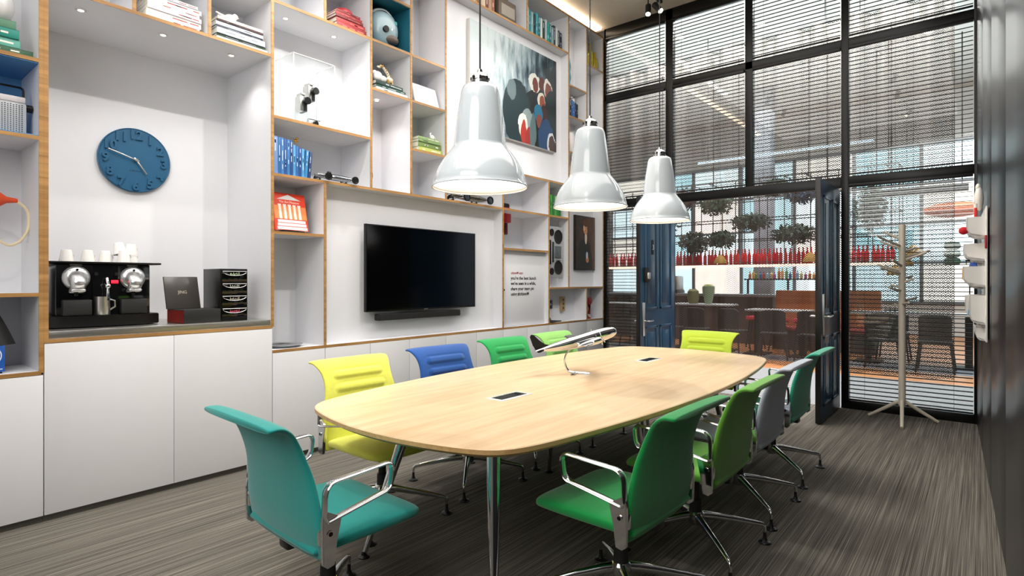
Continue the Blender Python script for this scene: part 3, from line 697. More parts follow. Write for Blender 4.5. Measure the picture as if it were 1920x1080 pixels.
small('sticky_pad', MB().box(-.004, .004, -.045, .045, 0, .08, bev=.001), R('#D9A63A', .7), wallX(5.14)-.14, 5.14, 1.41, 'mustard sticky note on the organizer pocket', 'note pad')
small('key_strap', MB().box(-.004, .004, -.02, .02, -.30, 0, bev=.002).box(-.007, .007, -.018, .018, -.33, -.29, bev=.002), M['blackm'], wallX(5.66)-.09, 5.66, 1.52, 'black strap hanging at the side of the organizer', 'strap')
small('tape_measure', MB().box(-.02, .02, -.03, .03, -.02, .03, bev=.008), R('#2B4FA8'), wallX(5.2)-.08, 5.2, 1.50-.0, 'blue tape measure in the middle pocket of the organizer', 'tape measure')
small('eraser', MB().box(-.005, .005, -.03, .03, 0, .035, bev=.002), R('#1F86C4'), wallX(5.2)-.104, 5.2, 1.16, 'blue eraser on the lower pocket of the organizer', 'eraser')
small('key_tag', MB().box(-.006, .006, -.012, .012, 0, .09, bev=.003), R('#B3202A'), wallX(5.0)-.02, 5.035, 1.62, 'dark red key tag at the right edge of the organizer', 'tag')

# ================================================================== television and sound bar
t = thing('television', 'large black flat television mounted in the wide wall niche', 'television', (-.128, 3.80, 1.10))
MB().box(.055, .09, -.71, .71, .02, .81, bev=.004).build('casing', M['black'], t)
MB().box(.0895, .0915, -.70, .70, .035, .80).build('screen', M['tv'], t)
MB().box(0, .056, -.22, .22, .25, .60, bev=.006).build('wall_bracket', M['blackm'], t)
MB().box(.09, .093, -.025, .025, .022, .029).build('logo_strip', M['brushed'], t)
t = thing('sound_bar', 'slim black sound bar below the television', 'sound bar', (-.128, 3.76, 1.035))
MB().box(.02, .085, -.53, .53, 0, .062, bev=.01).build('body', M['blackm'], t); MB().box(.0845, .087, -.52, .52, .006, .056).build('speaker_cloth', R('#191818', .9), t)
MB().box(0, .02, -.2, .2, .01, .05).build('mount', M['black'], t)

# ================================================================== clock
t = thing('wall_clock', 'round blue wall clock with raised numerals in the coffee niche', 'clock', (-.728, 1.505, 2.30))
cb = mat('clock_blue', '#265B7E', .35, noise=.05)
MB().lathe([(0, 0), (.235, 0), (.238, .008), (.238, .028), (.232, .034), (.228, .030), (0, .030)], 72, T=Matrix(((0, 0, 1, 0), (1, 0, 0, 0), (0, 1, 0, 0), (0, 0, 0, 1)))).build('dial', cb, t)
for k in range(1, 13):
    a = 2*PI*k/12; MB().text(str(k), .092, wallT(.030, math.sin(a)*.190, math.cos(a)*.190-.032), ext=.013, align='CENTER', bold=.0035).build('numeral', cb, t)
def hand(ang, ln, w_, x):
    T = Matrix.Translation((x, 0, 0)) @ Matrix.Rotation(-ang, 4, 'X'); return MB().box(0, .003, -w_, w_, -.02, ln, T=T, bev=.001)
hand(2*PI*48/60, .185, .004, .048).build('minute_hand', M['brushed'], t); hand(2*PI*4.8/12, .12, .005, .044).build('hour_hand', M['brushed'], t)
MB().cyl((.03, 0, 0), (.054, 0, 0), .010, n=20).build('hand_pin', M['brushed'], t)
MB().text('KARLSSON', .016, wallT(.0305, 0, -.085), ext=.0005, align='CENTER').build('maker_lettering', R('#12324A'), t)

# ================================================================== coffee station
t = thing('coffee_machine', 'wide black twin-head coffee machine on the steel counter', 'coffee machine', (-.38, 1.185, 1.104))
silver = mat('silver_plastic', '#C9CACB', .22, .75)
b = MB().box(-.16, .16, -.26, .26, .055, .405, bev=.008); b.box(-.12, .17, -.07, .07, .06, .40, 0); b.build('body', mat('piano_black', '#0C0C0E', .08, coat=.5), t)
MB().box(-.20, .19, -.32, .32, .405, .418, bev=.004).build('cup_tray', M['black'], t)
b = MB()
def bowf(u, v): return Vector((0, 0, 0))
pl = [(-.18, -.31), (.17, -.31), (.215, -.2), (.232, 0), (.215, .2), (.17, .31), (-.18, .31)]
b.prism(pl, .006, .075, bev=.004); b.build('drip_tray', M['black'], t)
for fy in (-.26, -.1, .1, .26): MB().cyl((.12, fy, 0), (.12, fy, .007), .014, n=12).build('foot', M['blackm'], t)
for cyy in (-.155, .155):
    T = Matrix(((0, 0, 1, .163), (1, 0, 0, cyy), (0, 1, 0, .315), (0, 0, 0, 1)))
    h = MB().lathe([(0, .028), (.03, .030), (.060, .022), (.074, .006), (.075, 0), (0, 0)], 36, T=T).build('brew_head', silver, t, ang=60)
    n_ = MB()
    def fn(u, v, cyy=cyy):
        r = .045-.006*v; a = PI*u-PI/2; return Vector((.17+.05*math.sin(PI*min(1, v*1.1))*.9+r*math.cos(a)*.8, cyy+r*math.sin(a), .335-.115*v))
    n_.surf(fn, 16, 12).box(.17, .225, cyy-.038, cyy+.038, .225, .245, bev=.008); n_.build('brew_nose', silver, h, ang=60)
    MB().box(.222, .232, cyy-.024, cyy+.024, .303, .309, bev=.002).build('lever_slot', M['black'], h)
    for k in (-1, 0, 1): MB().cyl((.183-abs(k)*.006, cyy+k*.032, .366-abs(k)*.01), (.192-abs(k)*.006, cyy+k*.032, .366-abs(k)*.01), .0075, n=14).build('button', M['black'], h)
    MB().cyl((.20, cyy-.008, .20), (.20, cyy-.008, .235), .010, .014, 14).build('spout', M['black'], h)
    MB().box(.10, .20, cyy-.075, cyy+.075, .078, .175, bev=.004).build('cup_shelf', M['blackm'], t)
    MB().text('NESPRESSO', .0125, wallT(.1605, cyy, .392), ext=.0006, align='CENTER').build('brand_lettering', R('#C8C8C8'), t)
MB().tube([(.165, 0, .30), (.20, 0, .31), (.215, 0, .28), (.215, 0, .17)], .008, n=10).ball((.215, 0, .262), .017).build('steam_wand', M['chrome'], t)
MB().cyl((.18, -.055, .34), (.19, -.055, .34), .011, n=16).cyl((.18, .055, .34), (.19, .055, .34), .011, n=16).build('knob', M['chrome'], t)
MB().box(.171, .174, .03, .07, .28, .30, bev=.001).build('indicator_light', mat('red_glow', '#FF2030', emit='#FF1028', es=3), t)
small('milk_jug', MB().lathe([(0, .0), (.040, .0), (.042, .004), (.040, .11), (.041, .118), (.038, .118), (.037, .008), (0, .008)], 32).tube([(0, .038, .10), (0, .068, .09), (0, .07, .05), (0, .04, .03)], .005, .003), M['brushed'], -.20, 1.165, 1.1805, 'brushed steel milk jug standing on the coffee machine drip tray', 'jug')
def cup(saucer=False):
    b = MB(); b.lathe([(0, .0), (.026, 0), (.028, .002), (.041, .078), (.041, .080), (.0385, .080), (.026, .005), (0, .005)], 28)
    b.tube([(.033, 0, .022), (.056, 0, .028), (.062, 0, .046), (.052, 0, .062), (.037, 0, .062)], .0035, n=8); return b
china = R('#F1EEEA', .15)
CUPS = [(-.06, -.155, 0, 0, 'white cup upside down at the left end of the coffee machine top'), (-.02, -.05, 0, 0, 'white cup upside down second from the left on the coffee machine'),
        (-.04, .055, 0, 0, 'white cup upside down third from the left on the coffee machine'), (-.02, .125, .055, -12, 'white cup tilted on top of the others near the middle of the coffee machine'),
        (-.03, .205, 0, 0, 'white cup at the right end of the coffee machine, under another cup'), (-.03, .205, .052, 4, 'white cup stacked on the rightmost cup of the coffee machine'), (.09, .125, 0, 0, 'white cup below the tilted cup on the coffee machine')]
for dx, dy, dz, tl, lb in CUPS:
    o = cup().build('cup', china, None, loc=(-.38+dx, 1.185+dy, 1.104+.419+.081+dz)); o.rotation_euler = (PI+math.radians(tl), 0, 2.1); tag(o, lb, 'cup', 'white cups on the coffee machine')
t = thing('tea_box', 'open dark tea box with reddish side and upright lid', 'tea box', (-.17, 1.71, 1.104), rz=.12)
MB().box(-.11, .11, -.13, .13, 0, .095, 0, bev=.002).box(-.105, .105, -.133, -.129, .004, .09, 1).build('box_body', [M['blackm'], R('#6E1F1C', .3)], t)
l = MB().box(-.006, .006, -.12, .12, 0, .235, bev=.002, T=Matrix.Translation((-.10, -.02, .095)) @ Matrix.Rotation(-.22, 4, 'Y')).build('lid', mat('dark_card', '#3B3835', .3), t)
MB().text('JING', .032, Matrix.Translation((-.10, -.02, .095)) @ Matrix.Rotation(-.22, 4, 'Y') @ wallT(.0065, 0, .11), align='CENTER', ext=.0005).build('lettering', R('#B7B0A4'), l)
t = thing('capsule_dispenser', 'tall black capsule dispenser with four glass drawers', 'dispenser', (-.24, 1.965, 1.104))
MB().box(-.16, .13, -.10, .10, 0, .385, bev=.003).build('case', M['black'], t)
for k in range(4):
    z0 = .012+k*.092
    d = MB().box(.131, .140, -.092, .092, z0, z0+.085, bev=.002).build('drawer', mat('smoked_glass', '#0A0A0A', .05), t)
    p = [(math.sin(q)*.088, .078-math.sin(abs(math.cos(q))*0+1)*0-.032*math.cos(q)) for q in [(-1+2*j/12)*PI/2 for j in range(13)]]
    MB().tube([(.142, y_, z0+z_) for y_, z_ in p]+[(.142, -.088, z0+.078)], .0022, n=6).build('drawer_rim', M['chrome'], d)
    b = MB(); rr = random.Random(k)
    for j in range(9): b.box(.1405, .1425, -.035+j*.008, -.031+j*.008, z0+.05+rr.uniform(-.006, .004), z0+.062+rr.uniform(-.004, .01))
    b.build('capsule_label', R(['#B7485A', '#B0A898', '#A9B0A4', '#9DB28B'][k]), d)

# ================================================================== books
PAGE = R('#E9E3D3', .8)
def book(th, h, d, m, tilt=0, bands=2, seed=0, light='#E8E4DA'):
    # spine faces +x, thickness along y, height along z
    r = random.Random(seed); b = MB(); c = .0025
    b.box(-d, 0, 0, c, 0, h, 0).box(-d, 0, th-c, th, 0, h, 0).box(-.004, 0.0, 0, th, 0, h, 0, bev=.0015).box(-d+.004, -.004, c, th-c, .003, h-.003, 1)
    for k in range(bands):
        z = h*r.uniform(.15, .85); hh = h*r.uniform(.02, .09); hh = h*r.uniform(.08, .28); b.box(0, .0006, th*.40, th*.60, z, min(z+hh, h*.95), 2)
    return b
LAY = Matrix(((1, 0, 0, 0), (0, 0, 1, 0), (0, -1, 0, 0), (0, 0, 0, 1)))   # lay flat: height -> +y, thickness -> -z
def lay(bk, th):
    bk.bm.transform(Matrix.Translation((0, 0, th)) @ LAY); return bk
def stack(x, y, z, items, labels, group=None, L='#E8E4DA'):
    for i, (th, h, d, col, dy, a) in enumerate(items):
        b = lay(book(th, h, d, None, bands=3, seed=hash((round(y*10), i)) % 999), th)
        o = b.build('book', [R(col), PAGE, R(L)], None, loc=(x+random.Random(i).uniform(-.01, .0), y+dy, z), rz=math.radians(a)); tag(o, labels[i], 'book', group); z += th+.0006
    return z
def row(x, y, z, items, labels, group, L='#C9D6E2'):
    for i, (th, h, d, col, tl) in enumerate(items):
        b = book(th, h, d, None, bands=3, seed=i*7+int(y*10)); 
        if tl: b.bm.transform(Matrix.Translation((0, 0, math.sin(math.radians(abs(tl)))*th*(tl > 0))) @ Matrix.Rotation(math.radians(-tl), 4, 'X'))
        o = b.build('book', [R(col), PAGE, R(L)], None, loc=(x, y, z)); tag(o, labels[i], 'book', group); y += th+.001+abs(tl)*.0012
z0 = 2.68
zz = stack(-.03, .40, z0, [(.035, .38, .26, '#2C5A3E', .005, 0), (.05, .34, .25, '#5FA898', -.01, 0), (.052, .335, .25, '#0F7F72', -.012, 0), (.048, .325, .24, '#4F7D63', -.014, 0)],
      ['dark green patterned book at the bottom of the green pile, top left niche', 'pale turquoise book second from the bottom of the green pile, top left niche', 'teal book second from the top of the green pile, top left niche', 'grey green book on top of the green pile, top left niche'], 'green books at the far left')
small('glass_vase', MB().lathe([(0, 0), (.05, 0), (.085, .03), (.10, .08), (.095, .13), (.06, .18), (.045, .21), (.055, .24), (.052, .24), (.04, .21), (.055, .178), (.09, .13), (.095, .08), (.08, .032), (0, .006)], 40), M['acryl_e'], -.14, .62, zz+.001, 'cut glass vase on top of the green books', 'vase')
# radio
t = thing('portable_radio', 'grey portable radio with perforated front and carry handle, in the blue niche', 'radio', (-.10, .60, 2.239))
MB().box(-.08, .0, -.19, .17, 0, .19, bev=.012).build('case', R('#B9BDC2', .35), t)
b = MB()
for i in range(26):
    for j in range(14): b.cyl((.0, -.165+i*.0125, .02+j*.0115+(i % 2)*.004), (.0015, -.165+i*.0125, .02+j*.0115+(i % 2)*.004), .0035, n=6)
b.build('speaker_grille', R('#44484C'), t, flat=True)
MB().box(-.075, -.005, -.185, .165, .19, .225, bev=.006).build('tuning_scale', R('#D9D3D6', .3), t)
MB().tube(rounded_loop([(-.04, -.18, .20), (-.04, -.18, .285), (-.04, .16, .285), (-.04, .16, .20)], .02)[0:24], .006, .010, n=8).build('carry_handle', M['black'], t)
MB().cyl((-.04, .17, .17), (-.04, .20, .17), .022, n=18).build('knob', M['black'], t)
# orange object
t = thing('trumpet_horn', 'orange horn with a pale looped tube on the back of the far left niche', 'horn', (-.435, .55, 1.62))
MB().lathe([(.0, 0), (.02, .005), (.045, .03), (.06, .07), (.05, .11), (.02, .15), (.012, .20), (0, .20)], 28, T=Matrix.Translation((.20, .10, .255)) @ Matrix.Rotation(-PI/2, 4, 'X') @ Matrix.Translation((0, 0, -.1))).build('bell', R('#E8552A', .35), t)
MB().tube([cat_rom([(.20, .20, .25), (.20, .245, .20), (.20, .25, .10), (.20, .215, .02), (.20, .16, -.01), (.20, .10, .03)], q/24) for q in range(25)], .008, n=10).build('looped_tube', R('#E6D6B4', .3), t)
MB().box(0, .02, .03, .13, .05, .28, bev=.004).cyl((.01, .08, .24), (.20, .08, .25), .007, n=8).build('wall_mount', R('#D9D4CE'), t)
# blue box and black bag
t = thing('blue_speaker_box', 'blue box with white concentric rings, far left low niche', 'box', (-.05, .55, .882))
MB().box(-.16, 0, -.2, .115, .008, .155, bev=.004).build('box_body', R('#1B54A8', .4), t); MB().box(-.15, -.01, -.19, .105, 0, .012).build('base', M['black'], t)
for r_ in (.016, .028, .04, .052): MB().lathe([(r_, 0), (r_+.005, 0), (r_+.005, .001), (r_, .001), (r_, 0)], 40, T=wallT(0, .045, .10)).build('ring', R('#DFE6F0'), t)
MB().box(.0, .001, -.18, .105, .022, .026).box(.0, .001, -.18, .08, .036, .039).build('white_line', R('#DFE6F0'), t)
b = MB()
def fn(u, v):
    a = 2*PI*u; r_ = .15*(1-v)**.7+.03; return Vector((r_*.5*math.cos(a)*(1+.1*math.sin(5*a)), r_*math.sin(a)*(1+.06*math.sin(3*a)), .27*v))
b.surf(fn, 24, 12, wrap=True, capv=True).box(-.02, .02, .03, .075, .15, .205, bev=.006); small('camera_bag', b, M['blackm'], -.13, .555, 1.0385, 'black soft bag slumped on top of the blue box', 'bag')
# white books and the bird
WS = [(.028, .33, .25, '#E4E0DA'), (.035, .34, .25, '#EDE9E4'), (.030, .335, .25, '#E0DCE0'), (.026, .32, .25, '#F0ECE6'), (.032, .33, .25, '#E8E6EA'), (.02, .3, .24, '#D4DDE2')]
stack(-.03, 1.36, 3.132, [(a, h, d, c, .004*i, 0) for i, (a, h, d, c) in enumerate(WS)], ['white book, %s from the bottom of the pile above the coffee niche' % ORD[i] for i in range(6)], 'white books above the coffee niche', L='#A8322E')
BS = [(.016, .37, .27, '#E9E6DC', .0, 0), (.022, .36, .27, '#2E4034', -.0, 0), (.040, .35, .27, '#BFD0DF', 0, 0), (.018, .34, .27, '#33373F', 0, 1), (.026, .345, .27, '#CDD9E8', -.005, 0), (.014, .34, .26, '#40282A', 0, 0), (.022, .33, .26, '#D8D3CF', .005, 0)]
zz = stack(-.01, 1.80, 3.132, BS, ['cream book at the bottom of the pile under the white bird', 'dark green thin book second from the bottom under the bird', 'thick pale blue book under the white bird', 'charcoal thin book in the middle of the pile under the bird', 'light blue book above the charcoal one under the bird', 'dark maroon thin book near the top under the bird', 'light grey book directly under the white bird'], 'books under the white bird', L='#8A8F99')
small('bird_figurine', MB().ball((0, 0, .035), (.028, .045, .032), T=Matrix.Rotation(.25, 4, 'X')).ball((0, .035, .06), .022).cyl((0, -.03, .035), (0, -.10, .055), .012, .004, 12).cyl((0, .052, .062), (0, .068, .058), .005, .001, 8), R('#EDEBE8', .3), -.10, 1.93, zz+.004, 'small white bird figurine on the pile of books', 'figurine')
# red books with hat
zz = stack(-.03, 2.76, 3.562, [(.045, .30, .24, '#8F2228', .03, 0), (.04, .29, .24, '#A32C31', .03, 0), (.022, .28, .24, '#6B1A1E', .02, 1), (.024, .27, .24, '#93262B', .02, 0), (.02, .24, .22, '#7A1D22', .03, 0)],
      ['red book, %s from the bottom of the pile above the camera case' % ORD[i] for i in range(5)], 'red books above the camera case', L='#C76A60')
small('red_hat', MB().lathe([(0, .05), (.05, .046), (.075, .03), (.085, .008), (.085, 0), (0, 0)], 32), R('#8E1B22', .5), -.12, 2.91, zz+.001, 'dark red domed hat on top of the red books', 'hat')
# camera case ---------------------------------------------------------------
t = thing('display_case', 'clear acrylic display case holding vintage cameras', 'display case', (-.20, 2.60, 2.6735))
for (x0, x1, y0, y1, z0, z1) in [(.135, .14, -.19, .19, 0, .55), (-.14, -.135, -.19, .19, 0, .55), (-.135, .135, -.19, -.185, 0, .55), (-.135, .135, .185, .19, 0, .55), (-.14, .14, -.19, .19, .55, .555)]:
    MB().box(x0, x1, y0, y1, z0, z1).build('acrylic_panel', M['acrylic'], t, flat=True)
b = MB()
for x in (-.138, .138):
    for y in (-.188, .188): b.box(x-.003, x+.003, y-.003, y+.003, 0, .555)
for x in (-.138, .138): b.box(x-.003, x+.003, -.19, .19, .551, .557)
for y in (-.188, .188): b.box(-.14, .14, y-.003, y+.003, .551, .557)
b.build('polished_edge', M['acryl_e'], t, flat=True)
def moviecam(T):
    r_ = [MB().box(-.055, .03, -.028, .028, 0, .12, 0, bev=.008, T=T), MB().box(-.056, .035, -.03, .03, .04, .10, bev=.004, T=T),
          MB().cyl((.03, 0, .085), (.075, 0, .085), .030, .034, 24).cyl((.075, 0, .085), (.085, 0, .085), .024, n=24), MB().box(-.05, .03, -.02, .02, .12, .145, bev=.006), MB().cyl((.0, -.031, .06), (.0, -.036, .06), .016, n=16)]
    return r_
for (x, y, z, lb, rz_) in [(-.17, 2.545, 2.80, 'silver and black vintage movie camera on the lower clear plinth', 0), (-.25, 2.665, 2.93, 'silver and black vintage movie camera on the tall clear plinth', 0.1)]:
    c = thing('movie_camera', lb, 'camera', (x, y, z), rz=rz_, group='vintage cameras in the clear case')
    MB().box(-.055, .03, -.030, .006, 0, .13, bev=.008).build('camera_body', M['brushed'], c); MB().box(-.052, .035, .006, .034, -.0, .12, bev=.006).build('black_side', M['blackm'], c)
    MB().cyl((.03, .018, .085), (.07, .018, .085), .026, .030, 24).build('lens', M['black'], c); MB().box(-.05, .03, -.018, .018, .13, .155, bev=.006).build('viewfinder', M['brushed'], c)
    tag(MB().box(-.055, .055, -.045, .045, 0, z-2.674-.0015, bev=.001).build('acrylic_plinth', M['acrylic'], None, loc=(x, y, 2.674)), 'clear acrylic plinth under the '+('lower' if z < 2.85 else 'higher')+' movie camera', 'plinth')
c = thing('folding_camera', 'small silver and black camera lying in front on the case floor', 'camera', (-.10, 2.615, 2.6735), group='vintage cameras in the clear case')
MB().box(-.02, .02, -.055, .055, 0, .055, bev=.006).build('camera_body', M['brushed'], c); MB().cyl((.02, 0, .028), (.045, 0, .028), .022, .019, 24).build('lens', M['black'], c); MB().box(-.018, .018, -.052, .052, .055, .066, bev=.003).build('top_plate', M['chrome'], c)
# blue book row -----------------------------------------------------------------
bc = ['#6E8FC0', '#2F62A0', '#3E78B5', '#27508C', '#3A74B0', '#244C86', '#4F92C9', '#2C63A4', '#234A84', '#4A96CC', '#3B86BE', '#25406F']
bn = ['pale blue', 'mid blue', 'blue', 'dark blue', 'bright blue', 'navy blue', 'sky blue', 'royal blue', 'deep blue', 'light blue', 'azure blue', 'ink blue']
row(-.03, 2.222, 2.2305, [(.042 if i == 0 else .024, .285-.006*i if i > 5 else .29-.002*i, .2, bc[i], (4 if i > 9 else 0)) for i in range(12)], ['%s book, %s from the left in the blue row' % (bn[i], ORD[i]) for i in range(12)], 'blue books beside the silver racing car')
small('gold_figurine', MB().ball((0, 0, .012), (.012, .018, .012)).ball((0, .008, .034), .011).cyl((0, -.01, .01), (0, -.022, .035), .004, .001, 8), mat('gold', '#C79A3A', .2, 1), -.10, 2.455, 2.518, 'tiny gold bird figurine on top of the blue books', 'figurine')
def racecar(name, label, x, y, z, s, metal, dark):
    c = thing(name, label, 'model car', (x, y, z)); 
    prof = [(-.20, .008), (-.17, .018), (-.08, .03), (0, .036), (.10, .032), (.18, .022), (.205, .010)]
    b = MB()
    def fn(u, v):
        yy, r_ = cat_rom(prof, v); a = 2*PI*u; return Vector((r_*math.cos(a)*.8*s, yy*s, (.048+r_*math.sin(a)*.8)*s))
    b.surf(fn, 20, 26, wrap=True, capv=True).build('body', metal, c, ang=60)
    MB().lathe([(0, 0), (.018*s, 0), (.022*s, .012*s), (.016*s, .026*s), (0, .03*s)], 16, T=Matrix.Translation((0, -.06*s, .066*s))).build('driver_head', dark, c)
    for ay in (-.12, .15): MB().cyl((-.09*s, ay*s, .034*s), (.09*s, ay*s, .034*s), .004*s, n=8).build('axle', M['chrome'], c)
    for wy in (-.12, .15):
        for wx_ in (-.09, .09):
            T = Matrix.Translation((wx_*s, wy*s, .034*s)) @ Matrix.Rotation(PI/2, 4, 'Y')
            wh = MB().lathe([(.024*s, -.007*s), (.032*s, -.008*s), (.034*s, 0), (.032*s, .008*s), (.024*s, .007*s), (.024*s, -.007*s)], 28, T=T).build('wheel', M['black'], c)
            MB().lathe([(.0, -.004*s), (.023*s, -.003*s), (.023*s, .003*s), (0, .004*s)], 20, T=T).build('wheel_hub', M['chrome'], wh)
    MB().tube([(.03*s, -.02*s, .05*s), (.045*s, -.08*s, .05*s), (.045*s, -.20*s, .052*s)], .005*s, n=8).build('exhaust', M['chrome'], c)
racecar('model_race_car', 'silver vintage racing car model beside the blue books', -.06, 2.79, 2.2305, .96, mat('car_silver', '#7E8288', .22, .9), M['blackm'])
racecar('model_race_car', 'dark grey vintage racing car model above the television', -.08, 4.46, 2.2305, 1.35, mat('gunmetal', '#6B6459', .25, .9), M['blackm'])
# art museum book ------------------------------------------------------------------
t = thing('art_book', 'large orange book about an art museum propped up in its niche', 'book', (-.075, 2.41, 1.796), rz=math.radians(3))
TT = Matrix.Rotation(-.22, 4, 'Y'); t.rotation_euler.x = 0
MB().box(-.045, -.003, -.135, .145, .012, .31, 1, T=TT).box(-.003, .0, -.14, .15, .008, .315, 0, T=TT).box(-.048, -.045, -.14, .15, .008, .315, 0, T=TT).box(-.048, 0, -.144, -.138, .008, .315, 0, T=TT).build('cover', [R('#E23A1A', .4), PAGE], t)
def onb(mb): mb.bm.transform(TT); return mb
onb(MB().box(0, .0008, -.135, .148, .0, .11, T=Matrix.Translation((0, 0, .10)))).build('orange_panel', R('#F08A4C', .4), t)
onb(MB().prism([(-.105, .262), (.11, .262), (.0, .305)], 0, .0012, T=Matrix(((0, 0, 1, 0), (1, 0, 0, 0), (0, 1, 0, 0), (0, 0, 0, 1))))).build('pediment', R('#D9DBDB'), t)
b = MB()
for k in range(5): b.box(0, .0015, -.085+k*.043-.011, -.085+k*.043+.011, .10, .215); b.box(0, .002, -.085+k*.043-.014, -.085+k*.043+.014, .212, .222)
onb(b).build('column', R('#F4E6DC'), t)
onb(MB().box(0, .0015, -.125, .14, .012, .036).box(0, .0015, -.12, .135, .042, .064).box(0, .0015, -.115, .13, .07, .092)).build('steps', R('#F3EBE6'), t)
onb(MB().text('The Art Museum', .026, wallT(.0005, .004, .234), ext=.0006, align='CENTER')).build('title_lettering', R('#F3D9C9'), t)
MB().box(-.06, .02, -.09, .10, -.0055, .001).box(-.10, -.085, -.08, .09, -.005, .20, T=Matrix.Rotation(-.1, 4, 'Y')).build('stand', M['blackm'], t)
# helmet ---------------------------------------------------------------------------
t = thing('space_helmet', 'white and teal round retro helmet in the dark niche', 'helmet', (-.18, 3.36, 3.562))
MB().ball((0, 0, .185), (.155, .165, .18), n=40).build('shell', R('#9FB7BF', .18, coat=.5), t, ang=70)
MB().cyl((.10, -.045, .15), (.158, -.055, .15), .030, .028, 24).build('port', M['black'], t)
MB().ball((.085, .04, .09), (.075, .085, .045), n=24).build('grille', R('#6A5F57', .5), t)
MB().box(.125, .138, .055, .085, .225, .26, bev=.002).build('badge', R('#0E8C8A', .4), t)
MB().tube([cat_rom([(-.02, -.15, .25), (.03, -.09, .345), (.05, .02, .372), (.06, .11, .31)], q/16) for q in range(17)], .012, .004, n=8).build('strap', R('#C3CBCD', .4), t)
MB().lathe([(0, 0), (.08, 0), (.085, .012), (.06, .03), (0, .03)], 28).build('base', M['blackm'], t)
small('speaker_box', MB().box(-.1, 0, -.12, .12, 0, .16, bev=.006), M['blackm'], -.03, 3.35, 4.012, 'black box in the niche above the helmet', 'box')
# giraffe cell
zz = stack(-.02, 3.165, 3.127, [(.03, .36, .28, '#D9DCDC', .03, 0), (.024, .34, .28, '#1E4C46', .03, 0), (.034, .32, .27, '#15332F', .02, 2)], ['pale grey book at the bottom of the pile under the giraffe', 'dark teal book in the middle of the pile under the giraffe', 'black green book directly under the giraffe'], 'books under the giraffe figurine', L='#C9D8D4')
gold = mat('gold_spots', '#C8A050', .3, .6)
t = thing('giraffe_figurine', 'cream and gold spotted giraffe figurine bending its neck on the books', 'figurine', (-.10, 3.34, zz+.001))
P = [cat_rom([(0, .07, .04), (0, .055, .085), (0, .02, .13), (0, -.025, .165), (0, -.05, .16)], q/14) for q in range(15)]
MB().tube(P, [.018-.0006*q for q in range(15)], n=12).ball((0, .06, .065), (.022, .04, .026)).ball((0, -.062, .152), (.011, .022, .012)).build('body', R('#E7DFC8', .4), t, ang=70)
for lx, ly in ((-.012, .035), (.012, .035), (-.012, .085), (.012, .085)): MB().cyl((lx, ly, .0), (lx, ly, .06), .005, .007, 8).build('leg', gold, t)
b = MB(); rr = random.Random(4)
for q in range(0, 15, 1):
    p = P[q]; a = rr.uniform(-.9, .9); b.ball((p[0]+math.cos(a)*.0165, p[1]+math.sin(a)*.012, p[2]+rr.uniform(-.004, .004)), .006, n=8)
b.build('spot', gold, t)
MB().cyl((-.004, -.046, .165), (-.005, -.044, .182), .002, n=6).cyl((.004, -.046, .165), (.005, -.044, .182), .002, n=6).build('horn', gold, t)
small('white_rock', MB().ball((0, 0, .045), (.035, .045, .045), n=20).ball((.01, .05, .03), (.03, .035, .03)).ball((0, -.035, .07), (.02, .022, .022)), R('#E6E3E2', .4), -.06, 3.235, zz+.001, 'white rounded sculpture beside the giraffe figurine', 'sculpture')
# tall cell
t = thing('red_wall_dial', 'red round dial with a small red pennant in the tall narrow niche', 'dial', (-.425, 3.30, 2.83))
MB().lathe([(0, .0), (.10, 0), (.10, .02), (.09, .024), (0, .024)], 36, T=wallT(0, 0, 0)).build('disc', R('#C22A26', .4), t); MB().box(0, .02, -.05, .05, .11, .16, bev=.003).build('pennant', R('#C22A26', .4), t); MB().text('A', .10, wallT(.024, 0, -.03), ext=.001, align='CENTER').build('letter', R('#3A1210'), t)
small('ring', MB().lathe([(.125, -.006), (.14, -.006), (.14, .006), (.125, .006), (.125, -.006)], 44, T=wallT(0, 0, 0)).box(-.004, .006, -.02, .02, -.12, -.05, bev=.002), M['blackm'], -.425, 3.31, 2.43, 'black metal ring hung low in the tall narrow niche', 'ring')
# red and cream box
t = thing('retro_dispenser', 'red topped cream upright box on the left side of its niche', 'box', (-.14, 3.635, 3.562), rz=0)
MB().box(-.11, 0, -.04, .055, .012, .25, bev=.006).build('cream_body', R('#D8CDB8', .4), t); MB().box(-.11, .004, -.042, .057, .25, .42, bev=.008).build('red_top', R('#B93B22', .35), t); MB().box(-.10, .0, -.035, .05, 0, .012).build('base', M['blackm'], t)
# white tablet/book leaning
t = thing('open_book', 'white open picture book leaning on a small dark stand', 'book', (-.05, 3.83, 3.127))
TT = Matrix.Rotation(-.30, 4, 'Y')
onb(MB().box(-.012, 0, -.15, .165, .004, .225, bev=.002)).build('cover', R('#E9E8EA', .5), t); onb(MB().box(0, .004, -.145, .16, .008, .22, bev=.001)).build('pages', R('#F2F0EF', .7), t); MB().box(-.09, .01, -.08, .10, -.0, .004).build('stand', M['blackm'], t)
# green book pile
zz = stack(-.03, 3.70, 2.667, [(.042, .31, .22, '#B3BC5B', .0, 0), (.050, .30, .22, '#6F8A47', .0, 0), (.026, .29, .22, '#7E9A63', .0, 0), (.026, .285, .22, '#8EA872', .0, 0)],
      ['yellow green book at the bottom of the green pile left of the painting', 'olive green book above the yellow green one, left of the painting', 'soft green book second from the top, left of the painting', 'pale green book on top of the pile left of the painting'], 'green books left of the painting')
small('bird_figurine', MB().ball((0, 0, .03), (.016, .03, .024)).tube([(0, -.02, .04), (0, -.03, .06), (0, -.015, .072)], [.010, .008, .006], n=8).cyl((0, .025, .03), (0, .05, .012), .010, .003, 8), R('#EFEDEA', .3), -.09, 3.93, zz+.001, 'white curved bird figurine on the green books left of the painting', 'figurine')
